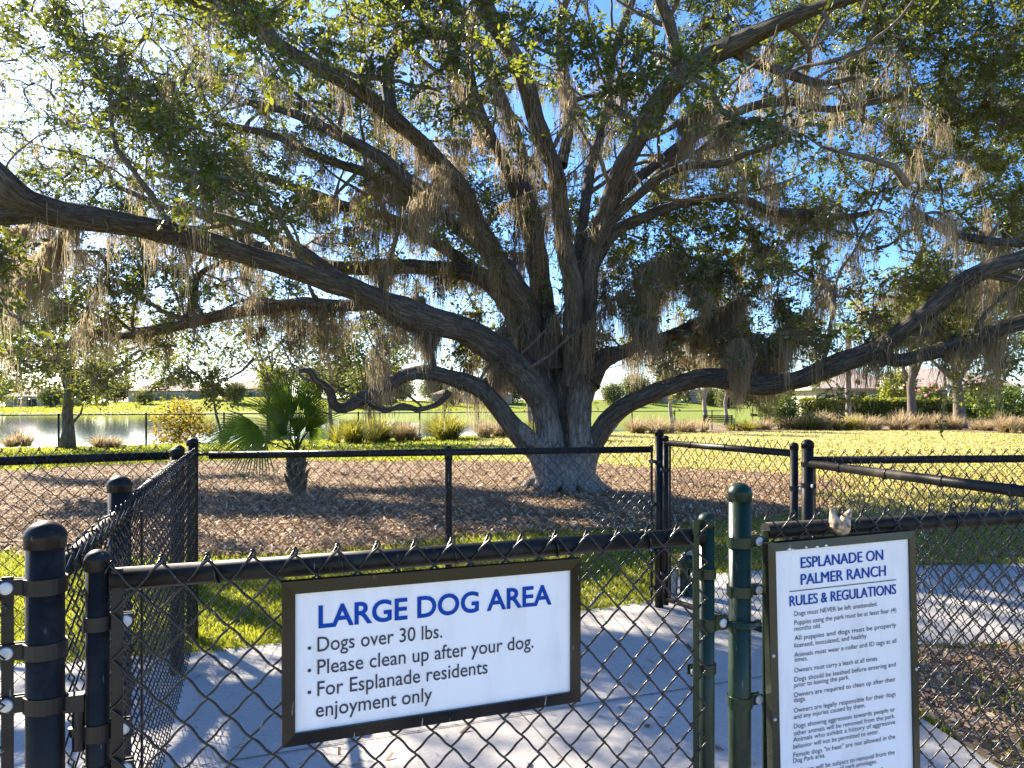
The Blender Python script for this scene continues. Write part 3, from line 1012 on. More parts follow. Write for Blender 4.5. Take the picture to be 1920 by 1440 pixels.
rb = thing('chain_link_fence', (Fp.x + 1, Fp.y, 0), 'black chain link fence crossing behind the rules sign towards the lawn', 'fence', GF)
re_ = Vector((8.5, 4.62))
rbT = (re_ - Fp).normalized()
rail(rb, Fp + rbT * 0.04, re_, RZ + 0.005, 0.0205, M['black'], ties=6)
mesh_panel(rb, Fp + rbT * 0.05, re_, 0.04, 1.105, 0.024, seed=8, sub=3, n=4)
for dd in (2.2, 4.6, 6.9):
    pp_ = Fp + rbT * dd
    mbp = MB(); mbp.lathe((pp_.x, pp_.y, 0), [(0.021, -0.05), (0.021, 1.04), (0.024, 1.045), (0.022, 1.085), (0.002, 1.10)], 14)
    obj('line_post', mbp, M['black'], rb)

lbk = thing('chain_link_fence', (-2.5, 3.3, 0), 'black chain link fence crossing the green lawn behind the hinge post', 'fence', GF)
C2 = Vector((S2.x - 0.035, S2.y + 0.11))
le = Vector((-2.34, 3.40))
lbT = (le - C2).normalized()
le2 = C2 + lbT * 4.2
post(lbk, C2.x, C2.y, 1.148, 0.026, M['black'])
rail(lbk, C2 + lbT * 0.03, le2, 1.095, 0.0205, M['black'], ties=5)
mesh_panel(lbk, le2, C2 + lbT * 0.04, 0.04, 1.142, 0.024, seed=9, sub=3, n=4)
for dd in (2.3,):
    pp_ = C2 + lbT * dd
    mbp = MB(); mbp.lathe((pp_.x, pp_.y, 0), [(0.021, -0.05), (0.021, 1.08), (0.024, 1.085), (0.022, 1.12), (0.002, 1.13)], 14)
    obj('line_post', mbp, M['black'], lbk)

# lakeside fence
ls = thing('chain_link_fence', (SH0[0], SH0[1], 0), 'long low black chain link fence along the lake shore', 'fence', GF)
la, lb_ = Vector(SH0 - SHD * 9), Vector(SH0 + SHD * 31.5)
rail(ls, la, lb_, 1.05, 0.022, M['black'])
mesh_panel(ls, la, lb_, 0.06, 1.07, 0.0, pitch=0.11, vp=0.11, r=0.0016, n=3, sub=1, seed=10, top='none')
L_ = (lb_ - la).length
ldir = (lb_ - la).normalized()
for px in (-60, 110, 274, 420, 545, 672, 787, 897, 1000, 1095, 1185, 1265, 1335):
    q = line_at(px, la, ldir)
    mbp = MB(); mbp.lathe((q.x, q.y, 0), [(0.032, -0.05), (0.032, 1.06), (0.035, 1.065), (0.028, 1.10), (0.002, 1.11)], 10)
    obj('line_post', mbp, M['black'], ls)

# ------------------------------------------------------------------ signs with their lettering
def text_mesh(body, bold=0.0, align='LEFT'):
    c = bpy.data.curves.new('lettering', 'FONT')
    c.body = body
    c.size = 1.0
    c.offset = bold
    c.resolution_u = 4
    o = bpy.data.objects.new('lettering', c)
    COL.objects.link(o)
    dg = bpy.context.evaluated_depsgraph_get()
    me = bpy.data.meshes.new_from_object(o.evaluated_get(dg))
    bpy.data.objects.remove(o)
    bpy.data.curves.remove(c)
    co = np.empty(len(me.vertices) * 3, dtype=np.float32)
    me.vertices.foreach_get('co', co)
    faces = [tuple(p.vertices) for p in me.polygons]
    bpy.data.meshes.remove(me)
    return co.reshape(-1, 3), faces


CAP = None


def put_text(mb, body, frame, x0, x1, yb, cap, bold=0.0, strike=0.0):
    """lettering on a panel: frame = (origin, right, up, out); x0..x1 in metres along the panel, yb the baseline, cap the capital height"""
    global CAP
    if CAP is None:
        v, _ = text_mesh('H')
        CAP = v[:, 1].max()
    v, f = text_mesh(body, bold)
    o, rt, up, out = frame
    mn, mx = v[:, 0].min(), v[:, 0].max()
    sx = (x1 - x0) / (mx - mn) if x1 is not None else cap / CAP
    sy = cap / CAP
    pts = [o + rt * (x0 + (p[0] - mn) * sx) + up * (yb + p[1] * sy) + out * 0.0012 for p in v]
    mb.add(pts, f)
    if strike:
        mb.add([p + rt * strike + out * 0.0003 for p in pts], f)
        mb.add([p + rt * strike * 0.5 + out * 0.0006 for p in pts], f)


def panel_coords(px, py, o, rt, up):
    """where the ray through a picture point meets the panel plane, in panel metres"""
    d = Vector(((px - 960) / F, 1.0, (YH - py) / F))
    nrm = rt.cross(up)
    c = Vector((0, 0, H))
    s = (o - c).dot(nrm) / d.dot(nrm)
    q = c + d * s - o
    return q.dot(rt), q.dot(up)


def frame_sign(root, o, rt, up, w, h, fw, depth, fmat, lip=0.004):
    """frame of four mitred bars and a recessed panel; o is the top-left outer corner"""
    out = rt.cross(up)
    names = []
    fb = MB()
    O = [(0, 0), (w, 0), (w, -h), (0, -h)]
    I = [(fw, -fw), (w - fw, -fw), (w - fw, -h + fw), (fw, -h + fw)]

    def pt(q, z):
        return o + rt * q[0] + up * q[1] + out * z
    for k in range(4):
        k2 = (k + 1) % 4
        vs = [pt(O[k], 0), pt(O[k2], 0), pt(I[k2], 0.002), pt(I[k], 0.002),
              pt(O[k], -depth), pt(O[k2], -depth), pt(I[k2], -depth), pt(I[k], -depth)]
        fb.add(vs, [(3, 2, 1, 0), (0, 1, 5, 4), (7, 6, 2, 3), (4, 5, 6, 7)])
    fr_ = obj('frame', fb, fmat, root)
    pb = MB()
    e = 0.001
    vs = [pt((I[0][0] - e, I[0][1] + e), -lip), pt((I[1][0] + e, I[1][1] + e), -lip), pt((I[2][0] + e, I[2][1] - e), -lip), pt((I[3][0] - e, I[3][1] - e), -lip)]
    vs += [v - out * 0.003 for v in vs]
    pb.add(vs, [(3, 2, 1, 0), (4, 5, 6, 7), (0, 1, 5, 4), (1, 2, 6, 5), (2, 3, 7, 6), (3, 0, 4, 7)])
    panel = obj('panel', pb, M['white'], root)
    return fr_, panel, (o - out * lip, rt, up, out)


# wide sign on the gate
OFF1 = 0.040
up = Vector((0, 0, 1))
c0, c1 = gate_at(529, OFF1), gate_at(1089, OFF1)
zTL = H + (YH - 1092) / F * c0.y
zTR = H + (YH - 1047) / F * c1.y
rt1 = Vector((c1.x - c0.x, c1.y - c0.y, zTR - zTL))
w1 = rt1.length
rt1.normalize()
up1 = (up - rt1 * up.dot(rt1)).normalized()
h1 = (1403 - 1092) / F * c0.y
o1 = Vector((c0.x, c0.y, zTL))
s1 = thing('gate_sign', o1 - up1 * h1, 'wide white sign in glossy black frame reading large dog area in blue on the gate', 'sign')
_, pan1, fr1 = frame_sign(s1, o1, rt1, up1, w1, h1, 0.0225, 0.016, M['frame1'])
blue1, ink1 = MB(), MB()


def sign_text(mb, body, fr_, xl, yl, xr, yr, cappx, bold=0.0, strike=0.0):
    """left and right end of the baseline measured in the picture, converted to metres on the panel"""
    a = panel_coords(xl, yl, fr_[0], fr_[1], fr_[2])
    b = panel_coords(xr, yr, fr_[0], fr_[1], fr_[2])
    cc = panel_coords(xl, yl - cappx, fr_[0], fr_[1], fr_[2])
    put_text(mb, body, fr_, a[0], b[0], (a[1] + b[1]) / 2, cc[1] - a[1], bold, strike)


sign_text(blue1, 'LARGE DOG AREA', fr1, 597, 1177, 1034, 1132, 40, 0.022)
for body, xl, yl, xr, yr, cp in (('Dogs over 30 lbs.', 595, 1222, 829, 1195, 27), ('Please clean up after your dog.', 595, 1264, 1000, 1214, 27),
                                 ('For Esplanade residents', 595, 1304, 914, 1263, 27), ('enjoyment only', 592, 1344, 810, 1314, 27)):
    sign_text(ink1, body, fr1, xl, yl, xr, yr, cp, 0.004)
for bx, by in ((580, 1215), (580, 1257), (580, 1298)):
    a = panel_coords(bx, by, fr1[0], fr1[1], fr1[2])
    rr = 0.0033
    ink1.add([fr1[0] + fr1[1] * (a[0] + rr * math.cos(q)) + fr1[2] * (a[1] + rr * math.sin(q)) + fr1[3] * 0.0012 for q in np.linspace(0, 2 * math.pi, 14)[:-1]], [tuple(range(13))])
obj('heading', blue1, M['blue'], pan1)
obj('lettering', ink1, M['ink'], pan1)

# tall rules sign
OFF2 = 0.045
rN = Vector((rT.y, -rT.x))
a2 = pP + rN * OFF2
d0, d1 = line_at(1440, a2, rT), line_at(1716, a2, rT)
z0_, z1_ = H + (YH - 1020) / F * d0.y, H + (YH - 995) / F * d1.y
rt2 = Vector((d1.x - d0.x, d1.y - d0.y, z1_ - z0_))
w2 = rt2.length
rt2.normalize()
up2 = (Vector((rt2.z * -0.6 + 0.012, -0.0, 1)))
up2 = (up2 - rt2 * up2.dot(rt2)).normalized()
o2 = Vector((d0.x, d0.y, z0_))
h2 = 0.63
s2 = thing('rules_sign', o2 - up2 * h2, 'tall white rules and regulations sign in dark green frame beside the latch post', 'sign')
frm2, pan2, fr2 = frame_sign(s2, o2, rt2, up2, w2, h2, 0.0185, 0.022, M['frame2'])
blue2, blue3, ink2, line2 = MB(), MB(), MB(), MB()
for body, xl, yl, xr, yr, cp in (('ESPLANADE ON', 1501, 1066, 1656, 1049, 20), ('PALMER RANCH', 1501, 1097, 1661, 1079, 20), ('RULES & REGULATIONS', 1480, 1136, 1680, 1114, 19)):
    sign_text(blue3 if body[0] == 'R' else blue2, body, fr2, xl, yl, xr - 1.2, yr, cp, 0.0, 0.0014)
a = panel_coords(1480, 1109, *fr2[:3]); b = panel_coords(1680, 1087, *fr2[:3])
ym = (a[1] + b[1]) / 2
line2.add([fr2[0] + fr2[1] * xx + fr2[2] * yy + fr2[3] * 0.0012 for xx, yy in ((a[0], ym - 0.001), (b[0], ym - 0.001), (b[0], ym + 0.001), (a[0], ym + 0.001))], [(0, 1, 2, 3)])
RULES = [('Dogs must NEVER be left unattended.', 1489, 1154, 1645, 1137), ('Puppies using the park must be at least four (4)', 1489, 1170, 1680, 1149),
         ('months old.', 1489, 1183, 1539, 1177), ('All puppies and dogs must be properly', 1489, 1200, 1680, 1176), ('licensed, inoculated, and healthy.', 1489, 1213, 1626, 1197),
         ('Animals must wear a collar and ID tags at all', 1489, 1230, 1680, 1207), ('times.', 1489, 1241, 1514, 1238), ('Owners must carry a leash at all times.', 1489, 1259, 1646, 1240),
         ('Dogs should be leashed before entering and', 1489, 1275, 1679, 1252), ('prior to leaving the park.', 1489, 1288, 1592, 1274), ('Owners are required to clean up after their', 1488, 1305, 1679, 1279),
         ('dogs.', 1488, 1317, 1511, 1313), ('Owners are legally responsible for their dogs', 1488, 1333, 1679, 1308), ('and any injuries caused by them.', 1488, 1346, 1622, 1328),
         ('Dogs showing aggression towards people or', 1488, 1363, 1678, 1336), ('other animals will be removed from the park.', 1488, 1375, 1678, 1350), ('Animals who exhibit a history of aggressive', 1487, 1388, 1678, 1360),
         ('behavior will not be permitted to enter.', 1487, 1401, 1648, 1378), ('Female dogs "in heat" are not allowed in the', 1487, 1417, 1678, 1387), ('Dog Park area.', 1487, 1429, 1547, 1421),
         ('Violators will be subject to removal from the', 1486, 1446, 1677, 1418), ('park and suspension of park privileges.', 1486, 1458, 1644, 1434), ('For enforcement call.', 1555, 1462, 1658, 1450)]
for body, xl, yl, xr, yr in RULES:
    sign_text(ink2, body, fr2, xl, yl, xr, yr, 8.7, 0.0)
obj('heading', blue2, M['blue'], pan2)
obj('subheading', blue3, M['blue'], pan2)
obj('lettering', ink2, M['ink'], pan2)
obj('rule_line', line2, M['ink'], pan2)
# flaked paint on the frame and rivets
chip = MB()
out2 = fr2[3]
rdc = random.Random(5)
for cx in (0.055, 0.064, 0.10, 0.128, 0.131, 0.155):
    n_ = 7
    r_ = rdc.uniform(0.0022, 0.0045)
    cc = o2 + rt2 * cx + up2 * (-0.0165 + rdc.uniform(-0.001, 0.001)) + out2 * 0.0028
    chip.add([cc + rt2 * r_ * 1.5 * math.cos(q) * rdc.uniform(0.6, 1.1) + up2 * r_ * 0.8 * math.sin(q) * rdc.uniform(0.6, 1.1) for q in np.linspace(0, 2 * math.pi, n_ + 1)[:-1]], [tuple(range(n_))])
obj('flaked_paint', chip, M['chip'], frm2)
for (fx, fy) in ((0.007, -0.255), (0.007, -0.40), (w2 - 0.007, -0.335), (0.007, -0.52)):
    rvb = MB()
    rvb.lathe(o2 + rt2 * fx + up2 * fy + out2 * 0.0005, [(0.0045, 0), (0.004, 0.002), (0.002, 0.0035), (0.0003, 0.004)], 10, axis=out2)
    obj('rivet', rvb, M['bolt'], frm2, smooth=True)

# dead leaf on the rail
lfp = line_at(1568, pP, rT)
lm = MB()
for q, (dx, rot, bend) in enumerate(((-0.012, 0.35, 0.9), (0.014, -0.45, 0.8))):
    n1_, n2_ = 9, 7
    vs, fs = [], []
    for i in range(n1_):
        tt = i / (n1_ - 1)
        wd = 0.017 * math.sin(math.pi * min(1, tt * 0.92 + 0.06)) ** 0.7
        for j in range(n2_):
            s_ = j / (n2_ - 1) * 2 - 1
            px_ = s_ * wd + 0.003 * math.sin(tt * 9 + j)
            pz = 0.075 * (tt - 0.45)
            py_ = -0.024 - 0.02 * bend * (1 - s_ * s_) * math.sin(math.pi * tt) - 0.006 * math.sin(5 * tt + q)
            cr, sr = math.cos(rot), math.sin(rot)
            xx, zz = px_ * cr - pz * sr + dx, px_ * sr + pz * cr
            vs.append((lfp.x + rT.x * xx - rT.y * py_ * -1 * 0, lfp.y + rT.y * xx + py_, RZ + 0.012 + zz))
    for i in range(n1_ - 1):
        for j in range(n2_ - 1):
            fs.append((i * n2_ + j, i * n2_ + j + 1, (i + 1) * n2_ + j + 1, (i + 1) * n2_ + j))
    lm.add(vs, fs)
M['dead_leaf'] = noise_mat('mottled_dead_leaf', [(0.32, (0.10, 0.06, 0.05)), (0.5, (0.42, 0.30, 0.17)), (0.62, (0.55, 0.46, 0.36)), (0.75, (0.35, 0.30, 0.06))], 90, 4, 0.7)
lo = obj('dead_leaf', lm, M['dead_leaf'], None, smooth=True)
md = lo.modifiers.new('thick', 'SOLIDIFY'); md.thickness = 0.0008
tag(lo, 'curled mottled tan dead leaf caught on the rail above the rules sign', 'leaf')

# ------------------------------------------------------------------ drinking fountain, bench, waste station
dfc = G(1290, 1121)
df = thing('dog_fountain', dfc, 'small dark green pedestal dog drinking fountain with grey bowl behind the back gate', 'drinking fountain')
b_ = MB(); b_.lathe(dfc, [(0.085, 0), (0.085, 0.012), (0.058, 0.03), (0.052, 0.22), (0.062, 0.25), (0.064, 0.30), (0.03, 0.315)], 20)
obj('pedestal', b_, M['green_black'], df, smooth=True)
b_ = MB()
bc = dfc + Vector((-0.105, 0.02, 0.0))
b_.lathe(bc, [(0.030, 0.0), (0.034, 0.04), (0.042, 0.20), (0.044, 0.205), (0.040, 0.205), (0.036, 0.18), (0.001, 0.175)], 18)
obj('bowl', b_, M['steel'], df, smooth=True)
b_ = MB()
b_.tube([dfc + Vector((0.02, -0.05, 0.2)), dfc + Vector((0.03, -0.085, 0.215)), dfc + Vector((0.055, -0.10, 0.20)), dfc + Vector((0.06, -0.10, 0.165))], 0.011, 10)
b_.tube([dfc + Vector((-0.03, -0.03, 0.31)), dfc + Vector((0.01, -0.05, 0.325)), dfc + Vector((0.045, -0.05, 0.305))], 0.016, 10)
obj('spout', b_, M['steel'], df, smooth=True)

bp = G(1347, 808)
bn = thing('park_bench', bp, 'dark metal park bench by the lake fence under slim trees', 'bench')
bw = 1.6
m_ = MB()
for i in range(4):
    m_.box(bp + Vector((0, -0.05 - 0.11 * i, 0.44)), bw, 0.08, 0.025)
obj('seat', m_, M['black'], bn)
m_ = MB()
for i in range(4):
    m_.box(bp + Vector((0, 0.04 + 0.02 * i, 0.52 + 0.09 * i)), bw, 0.025, 0.065)
obj('backrest', m_, M['black'], bn)
for sx in (-bw / 2 + 0.08, bw / 2 - 0.08):
    for sy, hh in ((-0.38, 0.64), (0.06, 0.84)):
        m_ = MB(); m_.tube([bp + Vector((sx, sy, 0)), bp + Vector((sx, sy + (0.04 if sy > 0 else 0), hh))], 0.03, 8)
        obj('leg', m_, M['black'], bn)
    m_ = MB(); m_.box(bp + Vector((sx, -0.16, 0.645)), 0.05, 0.5, 0.03)
    obj('armrest', m_, M['black'], bn)

wp = G(1411, 803)
ws = thing('waste_station', wp, 'thin dark post with small box and green top plate beside the round shrub', 'waste station')
m_ = MB(); m_.lathe(wp, [(0.04, 0), (0.04, 1.42)], 10); obj('post', m_, M['black'], ws)
m_ = MB(); m_.box(wp + Vector((0.14, -0.05, 0.78)), 0.52, 0.2, 0.14); obj('bag_box', m_, M['black'], ws, bevel=0.01)
m_ = MB(); m_.box(wp + Vector((0.02, -0.05, 1.45)), 0.42, 0.03, 0.16)
obj('top_plate', m_, plain_mat('green_plate', (0.03, 0.22, 0.12), 0.5), ws)

# ------------------------------------------------------------------ foliage builders
def leaves_np(c, size, aspect=0.45, droop=0.25, n_dir=None):
    """c (N,3) leaf bases; six-vertex folded leaf each -> verts, quad faces"""
    n = len(c)
    th = RNG.uniform(0, 2 * np.pi, n)
    ph = RNG.normal(-droop, 0.55, n)
    ax = np.stack([np.cos(th) * np.cos(ph), np.sin(th) * np.cos(ph), np.sin(ph)], 1)
    if n_dir is not None:
        ax = ax * 0.8 + n_dir
        ax /= np.linalg.norm(ax, axis=1, keepdims=True) + 1e-9
    rv = RNG.normal(0, 1, (n, 3))
    sd_ = np.cross(ax, rv); sd_ /= np.linalg.norm(sd_, axis=1, keepdims=True) + 1e-9
    nm = np.cross(ax, sd_)
    L = (size * np.exp(RNG.normal(0, 0.28, n)))[:, None]
    W = L * aspect * 0.5
    fold = nm * W * RNG.uniform(0.1, 0.5, n)[:, None]
    b0 = c
    v = np.stack([b0, b0 + ax * L * 0.40 + sd_ * W + fold, b0 + ax * L * 0.78 + sd_ * W * 0.72 + fold * 0.6, b0 + ax * L,
                  b0 + ax * L * 0.72 - sd_ * W * 0.75 + fold * 0.6, b0 + ax * L * 0.36 - sd_ * W + fold], 1).reshape(-1, 3)
    i = np.arange(n)[:, None] * 6
    f = np.concatenate([i + np.array([[0, 1, 2, 3]]), i + np.array([[0, 3, 4, 5]])], 0)
    return v, f


def clump_points(center, radii, nclump, per, spread, shell=0.55, squash=1.0):
    """leaf positions gathered in clumps through an ellipsoid"""
    d = RNG.normal(0, 1, (nclump, 3)); d /= np.linalg.norm(d, axis=1, keepdims=True)
    rr = shell + (1 - shell) * RNG.random(nclump) ** 0.7
    cc = np.array(center) + d * rr[:, None] * np.array(radii)
    pts = np.repeat(cc, per, 0) + RNG.normal(0, spread, (nclump * per, 3)) * np.array([1, 1, squash])
    tone = np.clip(np.repeat(RNG.random(nclump) * 0.5, per) + RNG.random(nclump * per) * 0.5, 0, 1)
    return pts, tone


def crown_obj(name, pts, tone, size, mat, parent, aspect=0.5, droop=0.2):
    v, f = leaves_np(pts, size, aspect, droop)
    return np_obj(name, v, f, mat, parent, rnd=np.repeat(tone, 6))


def shrub(name, px, pyb, w, hgt, label, cat, mat, n=60, per=40, leaf=0.10, group=None, trunk=True, d=None, dy=0.8, spread=0.16, base_z=None):
    b = G(px, pyb) if d is None else Vector(((px - 960) / F * d, d, 0))
    b.z = float(ground_z(b.x, b.y)) if base_z is None else base_z
    t = thing(name, b, label, cat, group)
    c = b + Vector((0, 0, hgt * 0.55))
    pts, tone = clump_points(c, (w / 2, w / 2 * dy, hgt * 0.45), n, per, spread)
    pts[:, 2] = np.maximum(pts[:, 2], b.z + 0.08)
    crown_obj('foliage', pts, tone, leaf, mat, t)
    sb = MB()
    for k in range(5):
        a = k * 2.4
        sb.tube([b + Vector((0.05 * math.cos(a), 0.05 * math.sin(a), -0.05)), b + Vector((0.1 * w * math.cos(a), 0.1 * w * math.sin(a), hgt * 0.3)), b + Vector((0.28 * w * math.cos(a), 0.28 * w * math.sin(a), hgt * 0.62))], [0.03, 0.022, 0.01], 6)
    obj('stem', sb, M['bark_far'], t)
    return t


def simple_tree(name, b, hgt, tr, cw, label, cat, mat, group=None, nclump=60, per=45, leaf=0.14, lean=(0, 0), cz=0.72, ch=0.3, spread=0.3, bark=None, shell=0.35):
    b = Vector(b)
    t = thing(name, b, label, cat, group)
    tb = MB()
    top = b + Vector((lean[0], lean[1], hgt * 0.62))
    n_ = 7
    pts = [b.lerp(top, i / (n_ - 1)) + Vector((0.05 * math.sin(i * 1.7), 0.05 * math.cos(i * 2.1), 0)) * (1 if 0 < i else 0) for i in range(n_)]
    pts[0] = b - Vector((0, 0, 0.1))
    tb.tube(pts, [tr * (1.5 if i == 0 else 1.0) * (1 - 0.6 * i / (n_ - 1)) for i in range(n_)], 10)
    cc = b + Vector((lean[0], lean[1], hgt * cz))
    rd = random.Random(int(b.x * 100) + int(b.y))
    for k in range(9):
        s = pts[3 + k % 4]
        a = rd.uniform(0, 6.28)
        e = cc + Vector((math.cos(a) * cw * 0.36, math.sin(a) * cw * 0.36, rd.uniform(-0.6, 0.9) * hgt * ch))
        m1 = s.lerp(e, 0.5) + Vector((0, 0, 0.12 * hgt * rd.uniform(-0.2, 0.6)))
        tb.tube([s, m1, e], [tr * 0.42, tr * 0.26, tr * 0.08], 6)
    obj('trunk', tb, bark or M['bark_far'], t, smooth=True)
    p, tone = clump_points(cc, (cw / 2, cw / 2, hgt * ch), nclump, per, spread, shell=shell)
    crown_obj('crown', p, tone, leaf, mat, t)
    return t


def grass_tuft(b, hgt, spread, n, mat, label, group, name='grass_clump', width=0.012):
    az = RNG.uniform(0, 2 * np.pi, n)
    ln = RNG.uniform(0.55, 1.0, n) * hgt
    out = RNG.random(n) ** 0.8 * spread
    d = np.stack([np.cos(az), np.sin(az), np.zeros(n)], 1)
    s_ = np.stack([-np.sin(az), np.cos(az), np.zeros(n)], 1) * width / 2
    ns = 9
    so_ = RNG.normal(0, 0.24 * spread, (ns, 2)); sh_ = RNG.uniform(0.55, 1.05, ns); bi = RNG.normal(0, 0.3, (ns, 2))
    wi = RNG.integers(0, ns, n)
    ln = ln * sh_[wi]
    d = d + np.concatenate([bi[wi], np.zeros((n, 1))], 1)
    b0 = np.array(b) + d * (0.10 * spread * RNG.random(n))[:, None] + np.concatenate([so_[wi], np.zeros((n, 1))], 1)
    upv = np.array([0, 0, 1.0])
    q = []
    for tt, ww in ((0, 1), (0.4, 0.9), (0.75, 0.7), (1.0, 0.25)):
        c = b0 + d * (out * tt ** 1.5)[:, None] + upv * (ln * (tt - 0.22 * tt ** 3 * (out / spread)))[:, None]
        q += [c - s_ * ww, c + s_ * ww]
    v = np.stack(q, 1).reshape(-1, 3)
    i = np.arange(n)[:, None] * 8
    f = np.concatenate([i + np.array([[0, 1, 3, 2]]), i + np.array([[2, 3, 5, 4]]), i + np.array([[4, 5, 7, 6]])], 0)
    o = np_obj(name, v, f, mat, None, rnd=np.repeat(RNG.random(n), 8))
    return tag(o, label, 'ornamental grass', group)


# ------------------------------------------------------------------ the oak
TD = 11.4
base = G(1060, YH + H * F / TD)
oak = thing('oak_tree', base, 'huge spreading live oak with forked trunk, long arching limbs and a dense leafy crown', 'tree')


def catmull(ctrl, step):
    """ctrl: list of (Vector, radius) -> dense list"""
    out = []
    n = len(ctrl)
    for i in range(n - 1):
        p0 = ctrl[max(i - 1, 0)]; p1 = ctrl[i]; p2 = ctrl[i + 1]; p3 = ctrl[min(i + 2, n - 1)]
        L = (p2[0] - p1[0]).length
        m = max(2, int(L / step))
        for k in range(m):
            t = k / m
            t2, t3 = t * t, t * t * t
            c = 0.5 * ((2 * p1[0]) + (p2[0] - p0[0]) * t + (2 * p0[0] - 5 * p1[0] + 4 * p2[0] - p3[0]) * t2 + (3 * p1[0] - p0[0] - 3 * p2[0] + p3[0]) * t3)
            out.append((c, lerp(p1[1], p2[1], t)))
    out.append(ctrl[-1])
    return out


def limb_ctrl(tr):
    """tr: (px, py, width px, depth) -> (point, radius)"""
    return [(P(x_, y_, d_), w_ * 0.455 * d_ / F) for x_, y_, w_, d_ in tr]


